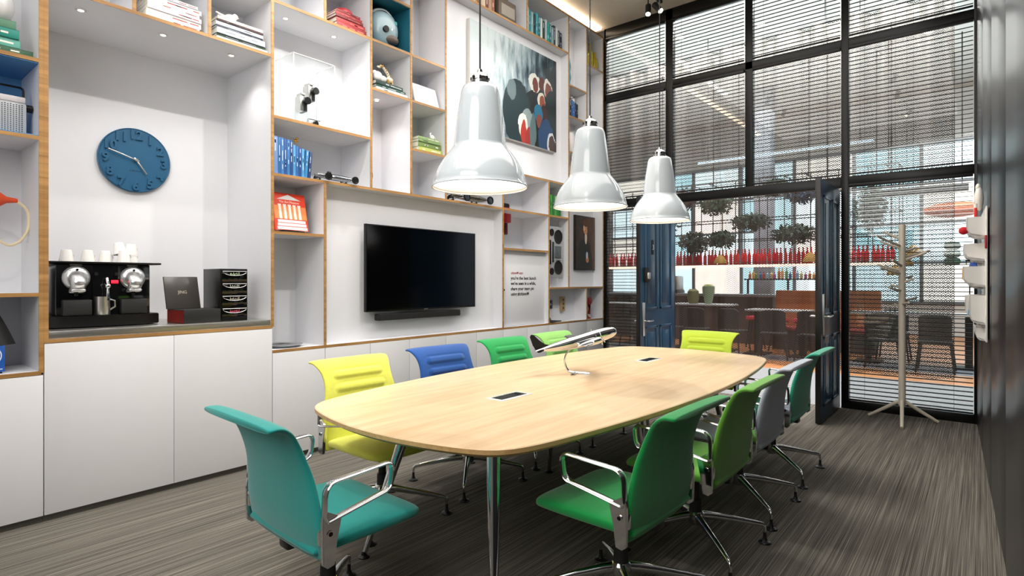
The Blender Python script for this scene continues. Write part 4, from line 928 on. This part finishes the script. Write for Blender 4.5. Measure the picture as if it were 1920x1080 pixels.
# red typewriter on the wall
t = thing('red_typewriter', 'red and black portable typewriter hung upright on the niche wall', 'typewriter', (-.41, 5.20, 1.98))
MB().box(0, .20, -.13, .13, .12, .30, bev=.012).build('casing', R('#C3222A', .3), t); MB().box(.02, .16, -.11, .11, -.02, .12, bev=.006).build('keyboard', R('#4A1418', .5), t); MB().cyl((.12, -.15, .33), (.12, .15, .33), .035, n=24).build('platen', M['black'], t)
b = MB()
for i in range(8):
    for j in range(4): b.cyl((.16, -.09+i*.026, .0+j*.028), (.168, -.09+i*.026, .0+j*.028), .008, n=8)
b.build('key', R('#7C2A2C', .4), t)
# quote panel lettering
Q = ['citizenM says:', "you're the best bunch", "we've seen in a while,", 'share your team pic', 'using #citizenM']
t = thing('quote_panel', 'white panel with small printed black quote about a team picture', 'sign', (-.0555, 5.375, .875))
MB().box(0, .006, -.40, .40, 0, .865, bev=.002).build('panel', M['white'], t)
for k, s_ in enumerate(Q):
    MB().text(s_, .055 if k else .042, wallT(.0065, -.25, .60-.062*k+(.0 if k else .004)), ext=.0006, bold=.0012 if k else .0004).build('lettering', R('#161616') if k else R('#9B2A35'), t)
MB().cyl((.006, -.40+.015, .42), (.02, -.385, .42), .012, n=14).build('knob', M['blackm'], t)
# green books
row(-.03, 5.835, 2.2305, [(.045, .27, .2, '#2E7A3A', 0), (.045, .265, .2, '#3C8C3E', 0), (.05, .255, .2, '#2A6B35', 0), (.045, .26, .2, '#4B9A48', 0), (.05, .25, .2, '#31803B', 0), (.045, .255, .2, '#2B6D33', 0)],
    ['green book, %s from the left behind the middle pendant lamp' % ORD[i] for i in range(6)], 'green books behind the middle pendant lamp', L='#D8E8C8')
# boombox
t = thing('boombox', 'silver boombox with four round black speakers mounted upright', 'stereo', (-.155, 6.05, 1.44))
MB().box(0, .10, -.155, .155, 0, .66, bev=.01).build('case', R('#A3A7AA', .3), t)
for (y_, z_, r_) in ((.045, .53, .09), (-.10, .58, .045), (.045, .13, .09), (-.10, .08, .045)):
    s_ = MB().lathe([(0, .006), (r_*.5, .002), (r_*.92, .004), (r_, .008), (r_, 0), (0, 0)], 30, T=wallT(.10, y_, z_)).build('speaker', M['blackm'], t)
MB().box(.10, .106, -.145, -.115, .17, .48, bev=.002).build('handle_bar', M['black'], t); MB().box(.10, .108, -.03, .11, .25, .41, bev=.003).build('tape_door', R('#5B6064', .25), t)
MB().box(.10, .107, -.09, -.05, .2, .46, bev=.002).build('dial_scale', R('#30363A', .3), t)
for k in range(5): MB().cyl((.105, -.02+k*.025, .225), (.118, -.02+k*.025, .225), .007, n=10).build('knob', M['chrome'], t)
# portrait
pf = art_mat('portrait_paint', (.50, .74), [(.0, '#2A1A10'), (.55, '#5A3E22'), (1.0, '#3A2816')],
   [(.48, -.02, .40, .62, '#15120F'), (.30, .18, .2, .35, '#15120F'), (.52, .60, .06, .12, '#D9CBB6'), (.50, .78, .115, .115, '#C98F63'), (.44, .80, .04, .07, '#E6B78A'), (.52, .88, .14, .07, '#5A3517'), (.62, .80, .035, .08, '#5A3517'), (.46, .79, .012, .008, '#20130C'), (.55, .79, .012, .008, '#20130C'), (.50, .735, .03, .008, '#8A3B2E'), (.60, .19, .08, .06, '#C08058'), (.58, .27, .055, .065, '#C9D4DC')], streak=False)
t = thing('portrait_painting', 'dark framed portrait painting of a person in a black coat holding a card', 'painting', (-.155, 6.615, 1.56))
MB().box(0, .03, -.01, .51, -.01, .75, bev=.003).build('frame', R('#1B120B', .4), t); MB().box(.03, .033, 0, .50, 0, .74).build('canvas', pf, t, flat=True)
# low niche things
small('laptop', MB().box(-.15, .0, -.15, .15, 0, .012, bev=.003).box(-.006, .0, -.15, .15, .0, .24, bev=.002, T=Matrix.Translation((-.15, 0, .012)) @ Matrix.Rotation(-.2, 4, 'Y')), M['blackm'], -.02, 6.02, .8705, 'black laptop standing open in the low niche right of the quote panel', 'laptop', rz=.2)
t = thing('wall_plate', 'small navy square wall switch plate with a white dot', 'switch', (-.198, 6.10, 1.09)); MB().box(0, .012, -.055, .055, -.055, .055, bev=.003).build('plate', R('#14263F', .3), t); MB().cyl((.012, .01, 0), (.016, .01, 0), .014, n=14).build('dot', R('#D5DDE8'), t)
t = thing('wall_fob', 'beige wall plate with three sockets in the low niche', 'socket', (-.198, 6.38, 1.09)); MB().box(0, .03, -.05, .05, -.10, .10, bev=.006).build('plate', R('#B59B74', .4), t)
for k in (-1, 0, 1): MB().cyl((.03, 0, k*.055), (.032, 0, k*.055), .018, n=16).build('socket', R('#5E4A30'), t)
t = thing('red_telephone', 'old red telephone standing in the corner niche beside the glass wall', 'telephone', (-.10, 6.86, .8695))
MB().lathe([(0, 0), (.06, 0), (.062, .012), (.03, .03), (.016, .05), (.014, .20), (.02, .22), (0, .22)], 28).build('stem', R('#8F1C1C', .3), t); MB().lathe([(0, 0), (.03, 0), (.05, .05), (.055, .055), (0, .055)], 24, T=Matrix.Translation((0, 0, .25)) @ Matrix.Rotation(PI/2, 4, 'Y')).build('mouthpiece', R('#8F1C1C', .3), t)
MB().tube([(0, .06, .24), (0, .075, .14), (0, .06, .06)], [.028, .014, .020], n=12).build('receiver', R('#7A1616', .3), t); MB().cyl((0, 0, .22), (0, 0, .29), .03, n=16).build('head', R('#8F1C1C', .3), t)
# big painting
am = art_mat('crowd_paint', (1.62, 1.18), [(.0, '#C3CFD2'), (.22, '#8FA2A8'), (.36, '#4A5E69'), (.5, '#16242B'), (.7, '#0E1A1A'), (.9, '#101C18')],
   [(.78, .0, .34, .60, '#10191A'), (.50, .28, .16, .34, '#1A2E33'), (.44, .50, .055, .10, '#5E6E70'), (.71, .66, .075, .10, '#D9DCD2'), (.72, .64, .04, .08, '#6B2F22'), (.80, .68, .035, .07, '#5A2A20'), (.88, .66, .055, .11, '#D6D6CC'), (.89, .63, .045, .10, '#7A4030'), (.93, .40, .09, .25, '#16262A'),
    (.80, .50, .05, .09, '#D8D4C6'), (.81, .47, .04, .09, '#8C4530'), (.83, .33, .045, .15, '#3A2220'), (.76, .36, .06, .09, '#1F6A8A'), (.77, .28, .035, .07, '#7A4232'), (.86, .12, .10, .20, '#1B3F66'), (.62, .22, .07, .14, '#7C8C8C'), (.57, .18, .06, .12, '#E2DCCB'), (.58, .10, .035, .14, '#A33026'), (.655, .06, .05, .13, '#8A2C26'), (.69, .14, .035, .2, '#51676B'),
    (.93, .08, .055, .12, '#C9CFD2'), (.94, .06, .045, .11, '#4A3A38')])
t = thing('crowd_painting', 'large unframed painting of pale and dark figures with a misty left side', 'painting', (-.123, 4.46, 3.06))
MB().box(0, .05, 0, 1.62, 0, 1.18, bev=.003).build('stretcher', R('#D5D3CF'), t); MB().box(.05, .052, .004, 1.616, .004, 1.176).build('canvas', am, t, flat=True)
# top row above the painting
row(-.03, 4.51, 4.398, [(.05, .27-.01*(i % 3), .2, ['#7A4A35', '#B9A48C', '#C9B9A5', '#6B3A2A', '#A98B72', '#8C5A44'][i], 0) for i in range(6)], ['brown toned book, %s from the left on the top shelf above the painting' % ORD[i] for i in range(6)], 'brown books above the painting', L='#E0D2BE')
t = thing('table_radio', 'taupe vintage table radio on the top shelf above the painting', 'radio', (-.03, 5.05, 4.397)); MB().box(-.18, 0, -.16, .16, 0, .24, bev=.02).build('cabinet', R('#5C5148', .5), t); MB().box(-.001, .006, -.12, .12, .04, .17, bev=.004).build('speaker_cloth', R('#9A948A', .9), t); MB().tube([(-.09, -.13, .235), (-.09, -.10, .30), (-.09, .10, .30), (-.09, .13, .235)], .006, n=8).build('carry_handle', M['blackm'], t)
tc_ = ['#D8D6CF', '#1F7C86', '#7FA4A8', '#17323A', '#2E93A0', '#1A5F6A', '#C9D3CC', '#222B2C', '#9DB6B4', '#1F8A86', '#17646C', '#7D9B9E', '#20313C', '#C7C9C6', '#1B2C3C', '#12181C']
tn = ['cream', 'teal', 'grey teal', 'ink blue', 'turquoise', 'deep teal', 'pale grey', 'black', 'misty grey', 'sea green', 'petrol', 'slate', 'navy', 'off-white', 'midnight blue', 'near-black']
row(-.03, 5.395, 4.398, [(.042+.008*(i % 2), .30-.012*(i % 4)-.003*i, .2, tc_[i], 0) for i in range(16)], ['%s book, %s from the left in the teal row on the top shelf' % (tn[i], ORD[i]) for i in range(16)], 'teal and grey books on the top shelf')
# right hand narrow niches
small('turquoise_vase', MB().lathe([(0, 0), (.04, 0), (.055, .02), (.05, .06), (.06, .12), (.05, .2), (.058, .28), (.045, .36), (.035, .42), (.02, .44), (0, .44)], 28), R('#128C96', .25), -.10, 6.36, 3.992, 'tall turquoise vase in the narrow lit niche', 'vase')
row(-.03, 6.285, 3.583, [(.04, .25-.01*i, .18, ['#23375C', '#16233B', '#2F5FA0', '#3C78BE', '#1B2A4A', '#151A24'][i], 0) for i in range(6)], ['%s book, %s from the left in the narrow niche beside the painting' % (['denim blue', 'dark navy', 'cobalt blue', 'bright blue', 'indigo', 'black'][i], ORD[i]) for i in range(6)], 'blue books in the narrow niche beside the painting')
small('coral_ornament', MB().ball((0, 0, .03), (.03, .035, .03)).ball((0, .03, .06), .022).ball((0, -.02, .07), .018), R('#E8E4DE', .5), -.10, 6.50, 3.8, 'white coral-like ornament on the narrow row of blue books', 'ornament')
small('glass_jar', MB().lathe([(0, 0), (.07, 0), (.085, .03), (.085, .2), (.05, .26), (.05, .28), (.045, .28), (.045, .255), (.08, .2), (.08, .03), (0, .01)], 30), M['acryl_e'], -.10, 6.44, 3.1125, 'clear patterned glass jar in the narrow niche', 'jar')
YV = [(6.82, .30, .05, 'tall yellow vase at the left of the three in the top corner niche'), (6.93, .36, .045, 'tallest yellow vase in the middle of the top corner niche'), (7.04, .26, .055, 'short yellow vase at the right of the top corner niche')]
for y_, h_, r_, lb in YV: small('yellow_vase', MB().lathe([(0, 0), (r_*.8, 0), (r_, h_*.25), (r_*.9, h_*.6), (r_*.45, h_*.8), (r_*.5, h_), (r_*.42, h_), (r_*.36, h_*.8), (0, h_*.5)], 26), R('#B5A012', .25), -.09, y_, 4.392, lb, 'vase', 'yellow vases in the top corner niche')
b = MB()
for k in range(16): b.ball((0, .012*(k % 2), -.055*k), (.022, .024, .034), n=10)
small('dried_garland', b, R('#6A5138', .8), -.06, 6.76, 4.30, 'brown dried garland hanging in the right corner niche', 'garland')

# ================================================================== the bar hall beyond the glass wall
hw_ = R('#C9C8C4', .8)
struct(MB().box(-6, 7.5, 7.17, 9.7, -.06, 0).build('floor', R('#8D9092', .7))); struct(MB().box(-6, 7.5, 9.7, 10.7, -.06, 0).build('floor', wood('plank_floor', '#A86A3E', '#D29A68', 0, .4, .5)))
struct(MB().box(-6, 7.5, 10.7, 11.5, -.06, 0).build('floor', R('#7C838B', .6))); struct(MB().box(-6, 7.5, 11.5, 18, -.06, 0).build('floor', wood('plank_floor_far', '#A0653C', '#C98F60', 0, .4, .5)))
struct(MB().box(-6, 7.5, 7.26, 18.2, 6.2, 6.3).build('ceiling', hw_)); struct(MB().box(-6.1, -6, 7.2, 18.2, 0, 6.2).build('wall_hall_left', R('#5A4A40', .8))); struct(MB().box(7.5, 7.6, 7.2, 18.2, 0, 6.2).build('wall_hall_right', R('#7D8C99', .8)))
struct(MB().box(4.19, 7.5, 7.2, 7.3, 0, 6.2).build('wall_hall_front', R('#3A3A3C', .8))); struct(MB().box(-6, 0, 7.2, 7.3, 0, 6.2).build('wall_hall_front', R('#3A3A3C', .8)))
struct(MB().box(-6, 7.5, 18, 18.1, 4.9, 6.2).box(-6, 7.5, 18, 18.1, 0, .85).build('wall_hall_far', hw_))
day = [emis('daylight_a', '#E6F6FB', 2.8), emis('daylight_b', '#B8E6F2', 2.2), emis('daylight_c', '#FAEFE4', 2.4), emis('daylight_d', '#D2EFF8', 2.6)]
k = 0
for i in range(9):
    for j in range(4):
        x0, z0_ = -6+1.5*i, .85+1.0125*j
        struct(MB().box(x0+.04, x0+1.46, 18.02, 18.04, z0_+.03, z0_+.98).build('window_%d' % (20+k), day[(i*3+j*2) % 4])); k += 1
b = MB()
for i in range(10): b.box(-6+1.5*i-.04, -6+1.5*i+.04, 17.94, 18.02, .85, 4.9)
for j in range(5): b.box(-6, 7.5, 17.94, 18.02, .85+1.0125*j-.03, .85+1.0125*j+.03)
struct(b.build('trim_30', R('#59646C')))
# metal mesh curtain
me = bpy.data.meshes.new('c'); bmx = bmesh.new(); uvl = bmx.loops.layers.uv.new('UVMap'); prev = None; s_ = 0; NX = 520; X0, X1, ZT_ = -3.2, 3.9, 5.44; lx = None; tot = 0
pts = []
for i in range(NX+1):
    x = X0+(X1-X0)*i/NX; y = 10.0+.055*math.sin(x*2*PI/.47)+.03*math.sin(x*2*PI/.29+1.3)
    if pts: tot += math.hypot(x-pts[-1][0], y-pts[-1][1])
    pts.append((x, y, tot))
vs = [(bmx.verts.new((x, y, .02)), bmx.verts.new((x, y, ZT_)), u) for x, y, u in pts]
for (a0, a1, u0), (c0, c1, u1) in zip(vs, vs[1:]):
    f = bmx.faces.new((a0, c0, c1, a1))
    for lp, uv in zip(f.loops, ((u0, .02), (u1, .02), (u1, ZT_), (u0, ZT_))): lp[uvl].uv = uv
bmx.to_mesh(me); bmx.free(); me.materials.append(M['mesh'])
for p in me.polygons: p.use_smooth = True
t = thing('mesh_curtain', 'tall silvery metal mesh curtain hanging in folds between the glass wall and the bar', 'curtain', (0, 0, 0))
o = bpy.data.objects.new('mesh_panel', me); COL.objects.link(o); o.parent = t
MB().box(X0, X1, 9.98, 10.02, ZT_, ZT_+.03).build('curtain_rail', M['black'], t)
for i, x in enumerate((-2.4, 2.3)): tag(MB().cyl((0, 0, 0), (0, 0, 6.2-ZT_-.035), .01, n=8).build('rail_hanger', M['black'], None, loc=(x, 10.0, ZT_+.031)), ['left', 'right'][i]+' thin black rod holding up the mesh curtain rail', 'rod')

# lit bottle shelf
t = thing('bottle_shelf', 'long suspended shelf with a glowing light strip and red bottles on it', 'shelf', (0, 12.5, 1.72))
MB().box(-4.0, 3.0, -.14, .14, 0, .03).build('shelf_board', M['darkmetal'], t); MB().box(-4.0, 3.0, -.155, -.14, -.035, .018).build('light_strip', emis('led_warm', '#FFDCC0', 4), t)
b = MB(); b.box(-4, 3, -.13, -.12, .065, .075)
for i in range(24): b.cyl((-3.9+.3*i, -.125, .03), (-3.9+.3*i, -.125, .07), .005, n=6)
b.build('rail', M['chrome'], t)
b = MB()
for x in (-3.2, -1.6, .15, 1.85, 2.9): b.cyl((x, .1, .03), (x, .1, 4.48), .014, n=8)
b.build('hanger', M['blackm'], t)
redg = mat('red_glass', '#EA1522', .12)
bot = MB().lathe([(0, 0), (.032, 0), (.036, .006), (.036, .17), (.030, .205), (.014, .245), (.0125, .30), (.015, .303), (.015, .318), (0, .318)], 14).build('red_bottle', redg, None, loc=(-1.35, 12.5, 1.7505)); tag(bot, 'red glass bottle standing in the long row on the lit bar shelf', 'bottle', 'red bottles on the lit shelf')
rr = random.Random(3)
for i in range(1, 62):
    x = -1.35+.0795*i-(0 if i < 60 else 0)
    if 1.72 < x < 2.15: continue
    if x > 2.95: break
    o = bot.copy(); COL.objects.link(o); o.location = (x+rr.uniform(-.012, .012), 12.5+rr.uniform(-.04, .04), 1.7505); o.rotation_euler.z = rr.random()
for i in range(1, 26):
    o = bot.copy(); COL.objects.link(o); o.location = (-1.35-.0795*i*1.25, 12.5+rr.uniform(-.04, .04), 1.7505)
# bar counters and back bar
t = thing('bar_counter', 'dark bar counter with pale top behind the mesh curtain', 'counter', (-1.2, 13.4, 0)); MB().box(-2.6, 1.9, -.3, .3, 0, 1.04).build('front', R('#4A3A34', .6), t); MB().box(-2.65, 1.95, -.36, .36, 1.04, 1.10, bev=.01).build('top', R('#9AA3AB', .2), t)
t = thing('wooden_bench', 'long orange wooden bench back at the right of the bar', 'bench', (1.75, 13.0, 0)); MB().box(-.95, .95, -.05, .05, .45, 1.2, bev=.02).build('backrest', wood('bench_wood', '#A85A26', '#D98A4A', 0, .35, .6), t); MB().box(-.95, .95, -.55, -.05, .40, .47, bev=.02).build('seat', R('#8E2F2A', .6), t); MB().box(-.9, .9, -.5, -.02, 0, .40).build('base', R('#3B2A22', .6), t)
t = thing('back_bar_shelf', 'black open shelf with assorted bottles below the lit shelf', 'shelf', (.72, 14.3, 0)); MB().box(-.95, .95, -.12, .12, 1.42, 1.45).build('board', M['blackm'], t)
b = MB()
for x in (-.9, 0, .9): b.box(x-.02, x+.02, -.02, .02, 0, 1.42)
b.build('upright', M['blackm'], t, flat=True)
cols = ['#C8742E', '#E0A050', '#6C8F4A', '#3E6FA0', '#B8412E', '#8FB7C9', '#D9C58A', '#A85D8C']
for i in range(22):
    h = rr.uniform(.14, .26); o = MB().lathe([(0, 0), (.032, 0), (.034, h*.6), (.012, h*.75), (.012, h), (0, h)], 10).build('spirit_bottle', R(cols[i % 8], .2), None, loc=(-.14+.082*i, 14.3+rr.uniform(-.04, .04), 1.4505)); tag(o, 'coloured bottle, %s on the black back bar shelf' % (ORD[i]+' from the left' if i < 18 else ORD[21-i]+' from the right'), 'bottle', 'assorted bottles on the black back bar shelf')
t = thing('espresso_machine', 'silver espresso machine on the bar counter', 'coffee machine', (-1.9, 13.4, 1.1015)); MB().box(-.4, .4, -.2, .2, .08, .42, bev=.03).build('body', M['brushed'], t); MB().box(-.42, .42, -.26, .22, 0, .08, bev=.01).build('base', M['black'], t)
for x in (-.22, .22): MB().cyl((x, -.2, .22), (x, -.34, .20), .018, n=10).cyl((x, -.2, .26), (x, -.25, .26), .04, n=16).build('brew_handle', M['black'], t)
# tables
def bartable(x, y, z, wx_, lb):
    t = thing('bar_table', lb, 'table', (x, y, 0)); MB().box(-wx_, wx_, -.30, .30, z-.035, z, bev=.006).build('tabletop', R('#B9BABB', .3), t)
    for sx in (-1, 1): MB().box(sx*wx_*.72-.05, sx*wx_*.72+.05, -.05, .05, .02, z-.035).box(sx*wx_*.72-.2, sx*wx_*.72+.2, -.25, .25, 0, .02).build('pedestal', M['blackm'], t)
bartable(-.25, 11.6, .93, .62, 'grey topped bar table with the green jar behind the lime chair'); bartable(1.25, 11.5, .86, .55, 'grey topped bar table right of the doorway centre'); bartable(3.35, 11.6, .87, .95, 'long grey table seen through the blinds behind the coat stand'); bartable(-2.3, 11.8, .9, .6, 'grey topped bar table far left behind the blue door')
t = thing('green_jar', 'tall pale green patterned jar on the bar table', 'jar', (-.12, 11.55, .9305)); MB().lathe([(0, 0), (.06, 0), (.07, .02), (.12, .25), (.125, .36), (.0, .37)], 24).build('jar_body', R('#8FA886', .3), t); MB().lathe([(0, .40), (.08, .395), (.09, .37), (0, .365)], 24).build('lid', R('#C9D56A', .4), t)
small('wicker_jar', MB().lathe([(0, 0), (.09, 0), (.12, .12), (.11, .26), (.06, .30), (0, .30)], 20), R('#7A7A50', .7), -.42, 11.5, .9305, 'olive woven jar beside the tall green jar', 'jar')
# cafe chairs
def cafe():
    root = thing('cafe_chair', 'x x x x', 'chair', (0, 0, 0)); wk = R('#2B2725', .6)
    MB().box(-.22, .22, -.22, .22, .44, .475, bev=.02).build('seat', wk, root)
    b = MB()
    def fn(u, v): a = (u-.5)*2.0; return Vector((.23*math.sin(a), -.22+.07*(1-math.cos(a)), .50+.37*v*(1-.12*(2*u-1)**4)))
    def fn2(u, v): p = fn(u, v); p.y -= .02; return p
    b.surf(fn, 18, 8).surf(fn2, 18, 8).tube([fn(i/14, 1) for i in range(15)], .016, n=8).tube([fn(0, v/4) for v in range(5)], .014, n=8).tube([fn(1, v/4) for v in range(5)], .014, n=8); b.build('backrest', wk, root)
    for sx in (-1, 1):
        for sy in (-1, 1): MB().cyl((sx*.24, sy*.24, 0), (sx*.19, sy*.19, .45), .014, .018, 8).build('leg', wk, root)
    return root
c0 = cafe(); c0['group'] = 'dark cafe chairs beyond the mesh curtain'
cafes = [(2.97, 10.98, 0, 'dark cafe chair with arched back, left of the coat stand pole'), (3.64, 10.98, 0, 'dark cafe chair with square-looking back, right of the coat stand pole'), (1.30, 10.92, 10, 'dark cafe chair behind the mesh, right of the lime chair'), (.55, 11.0, -8, 'dark cafe chair just above the right edge of the lime chair'),
         (-.15, 11.0, 5, 'dark cafe chair directly behind the lime chair'), (-.75, 11.1, -5, 'dark cafe chair above the left edge of the lime chair'), (1.95, 10.95, -10, 'dark cafe chair behind the right blue door'), (2.98, 12.15, 180, 'dark cafe chair facing the room at the long grey table'), (-1.6, 11.2, 0, 'dark cafe chair partly behind the left blue door'), (-2.5, 11.1, 0, 'dark cafe chair seen through the lower left blind')]
for i, (x, y, r, lb) in enumerate(cafes):
    if i == 0: c0.location = (x, y, 0); c0.rotation_euler.z = math.radians(r); c0['label'] = lb
    else: dup(c0, (x, y, 0), math.radians(r), lb)
t = thing('bar_stool', 'red seated bar stool, the middle one of the three', 'stool', (1.06, 12.2, 0)); t['group'] = 'red bar stools'
MB().lathe([(0, .58), (.17, .58), (.19, .61), (.18, .66), (0, .68)], 24).build('seat', R('#C32A38', .5), t)
for k in range(4):
    a = PI/4+PI/2*k; MB().cyl((.22*math.cos(a), .22*math.sin(a), 0), (.12*math.cos(a), .12*math.sin(a), .58), .014, n=8).build('leg', M['blackm'], t)
MB().lathe([(.175, .2), (.187, .2), (.187, .212), (.175, .212), (.175, .2)], 24).build('foot_ring', M['blackm'], t)
dup(t, (1.52, 12.1, 0), .3, 'red seated bar stool nearest the orange bench'); dup(t, (.55, 12.4, 0), .5, 'red seated bar stool farthest left behind the grey table')
# lattice with hanging plants
t = thing('plant_lattice', 'black steel rod lattice that carries hanging plants over the bar', 'lattice', (0, 12.85, 0)); b = MB()
for i in range(15): x = -4+.5*i; b.box(x-.008, x+.008, -.008, .008, 1.95, 3.6); b.box(x-.008, x+.008, .60, .616, 1.95, 3.6)
for z in (2.3, 2.75, 3.2, 3.6): b.box(-4, 3, -.01, .01, z-.01, z+.01); b.box(-4, 3, .598, .618, z-.01, z+.01)
for x in (-4, -1, 1, 3):
    for z in (2.75, 3.6): b.box(x-.008, x+.008, 0, .6, z-.008, z+.008)
b.build('rods', M['blackm'], t, flat=True)
b = MB()
for x in (-3.5, -.6, 1.4, 2.8): b.cyl((x, .3, 3.6), (x, .3, 6.2), .012, n=6); b.box(x-.01, x+.01, 0, .6, 3.59, 3.61)
b.build('suspension', M['blackm'], t)
def bush(x, y, z, rx, rz_, seed, lb, col, n=850, pot=True):
    t = thing('hanging_plant', lb, 'plant', (x, y, z)); r = random.Random(seed); bm = bmesh.new()
    for _ in range(n):
        d = Vector((r.gauss(0, 1), r.gauss(0, 1), r.gauss(0, 1))).normalized(); q = r.uniform(.25, 1.0)
        c = Vector((d.x*rx*q, d.y*rx*.8*q, d.z*rz_*q)); u = Vector((r.gauss(0, 1), r.gauss(0, 1), r.gauss(0, 1))).normalized(); v = u.cross(d).normalized(); s = r.uniform(.035, .07)
        vs_ = [bm.verts.new(c+u*s*a+v*s*.45*b_) for a, b_ in ((-1, 0), (-.2, 1), (1, 0), (-.2, -1))]; bm.faces.new(vs_)
    b = MB(); b.merge(bm, 0); b.build('foliage', R(col, .6), t, flat=True)
    MB().lathe([(0, -rz_*.35), (rx*.3, -rz_*.35), (rx*.42, rz_*.1), (0, rz_*.1)], 16).build('pot', R('#3A302A', .7), t)
    MB().cyl((0, 0, 0), (0, 0, 3.6-z if z < 3.5 else .4), .005, n=6).build('hanging_cord', M['blackm'], t)
BU = [(.45, 12.4, 2.62, .42, .20, '#23402F', 'dark green hanging plant in the middle of the doorway view'), (1.30, 12.4, 2.33, .45, .22, '#1E3526', 'dense dark hanging plant above the red bottles at the right of the doorway'), (-.75, 12.4, 2.25, .36, .26, '#243A2A', 'dark hanging plant above the bottles at the left of the doorway'),
      (1.45, 12.35, 3.15, .34, .24, '#3A5470', 'bluish hanging plant high at the right of the doorway'), (-.25, 12.35, 3.05, .42, .26, '#2B4A2E', 'green hanging plant high behind the small pendant lamp'), (-.15, 12.4, 2.3, .30, .20, '#22452F', 'small green hanging plant left of the doorway middle'),
      (2.62, 12.3, 2.75, .26, .48, '#234634', 'tall green trailing plant at the left edge of the right pane'), (-1.5, 12.3, 2.7, .45, .4, '#2B3A28', 'big dark hanging plant behind the left blue door'), (.95, 12.4, 3.3, .28, .18, '#2E4432', 'small plant on top of the lattice at the right'), (-1.0, 12.3, 3.2, .34, .28, '#4A2F26', 'brown dried hanging plant high at the left of the doorway')]
for i, (x, y, z, rx, rz_, col, lb) in enumerate(BU): bush(x, y, z, rx, rz_, i, lb, col)
def strawlamp(x, y, z, s, lb, col='#A8833C'):
    t = thing('straw_lamp', lb, 'pendant lamp', (x, y, z)); MB().lathe([(.13*s, 0), (.12*s, .06*s), (.07*s, .14*s), (.02*s, .18*s), (0, .18*s)], 20).build('shade', R(col, .8), t); MB().cyl((0, 0, .17*s), (0, 0, 6.2-z), .004, n=6).build('cord', M['blackm'], t); MB().ball((0, 0, .05*s), .03*s).build('bulb', M['glow'], t)
for a in [(3.28, 12.0, 1.82, 1.1, 'largest straw lamp just right of the coat stand top'), (3.02, 12.0, 1.50, 1.0, 'lowest straw lamp left of the coat stand pole'), (3.17, 12.2, 1.66, .8, 'small straw lamp behind the coat stand pole'), (-.02, 11.95, 1.76, 1.0, 'golden lamp among the red bottles in the doorway'), (1.68, 11.95, 1.76, 1.0, 'golden lamp at the right end of the red bottles')]: strawlamp(*a)
t = thing('stacked_planter', 'hanging stack of three green and white planters at the right pane', 'planter', (3.81, 12.0, 1.66))
for k in range(3): MB().lathe([(0, 0), (.09, 0), (.12, .05), (.10, .11), (.05, .13), (0, .13)], 18, T=Matrix.Translation((0, 0, .13*k))).build('planter', R(['#3F5E4B', '#B9C8BE', '#33523F'][k], .6), t)
MB().cyl((0, 0, .39), (0, 0, 4.54), .005, n=6).build('cord', M['blackm'], t)
tag(MB().ball((0, 0, 0), (.55, .3, .16), n=24).cyl((0, 0, .15), (0, 0, 3.3), .006, n=6, mi=1).build('paper_lamp', [R('#E0784F', .7), M['blackm']], None, loc=(3.75, 15.2, 2.9)), 'wide orange oval lamp hanging far behind the coat stand', 'lamp')
tag(MB().box(-.8, .8, -.08, .08, -.07, .07).cyl((-.7, 0, .07), (-.7, 0, 3.0), .012, n=6).cyl((.7, 0, .07), (.7, 0, 3.0), .012, n=6).build('hanging_beam', M['blackm'], None, loc=(3.2, 14.0, 3.2)), 'black horizontal beam hanging behind the right pane', 'beam')
struct(MB().box(-.14, .14, -.14, .14, 0, 6.2, bev=.01).build('wall_pillar', R('#A9C6DA', .5), loc=None)); bpy.data.objects['wall_pillar'].location = (4.28, 12.8, 0)
struct(MB().box(-.2, .2, -.2, .2, 0, 6.2, bev=.01).build('wall_pillar_grey', R('#8E939B', .6))); bpy.data.objects['wall_pillar_grey'].location = (.0, 15.0, 0)
t = thing('light_bar', 'long thin glowing light bar high behind the mesh curtain', 'light bar', (1.3, 11.2, 3.75)); MB().box(-1.5, 1.5, -.02, .02, -.015, .015).build('tube', emis('led_cool', '#D8EEFF', 5), t); MB().cyl((-1.3, 0, .0), (-1.3, 0, 2.44), .006, n=6).cyl((1.3, 0, .0), (1.3, 0, 2.44), .006, n=6).build('hanger', M['blackm'], t)
hl_ = []
for i, (x, y) in enumerate([(-.6, 8.4), (.7, 8.6), (2.0, 8.4), (3.3, 8.6), (-.4, 10.8), (1.0, 11.2), (2.4, 10.9), (3.6, 11.3), (-.8, 13.2), (.6, 13.5), (2.0, 13.2), (3.4, 13.6)]+[(-.9, 12.0+.35*k) for k in range(9)]):
    o = tag(MB().lathe([(0, -.012), (.06, -.010), (.075, 0), (0, .0)], 16).build('ceiling_spot', M['glow'], None, loc=(x, y, 6.199)), 'small round glowing ceiling spot in the bar hall beyond the mesh curtain', 'ceiling light', 'round ceiling spots in the bar hall')
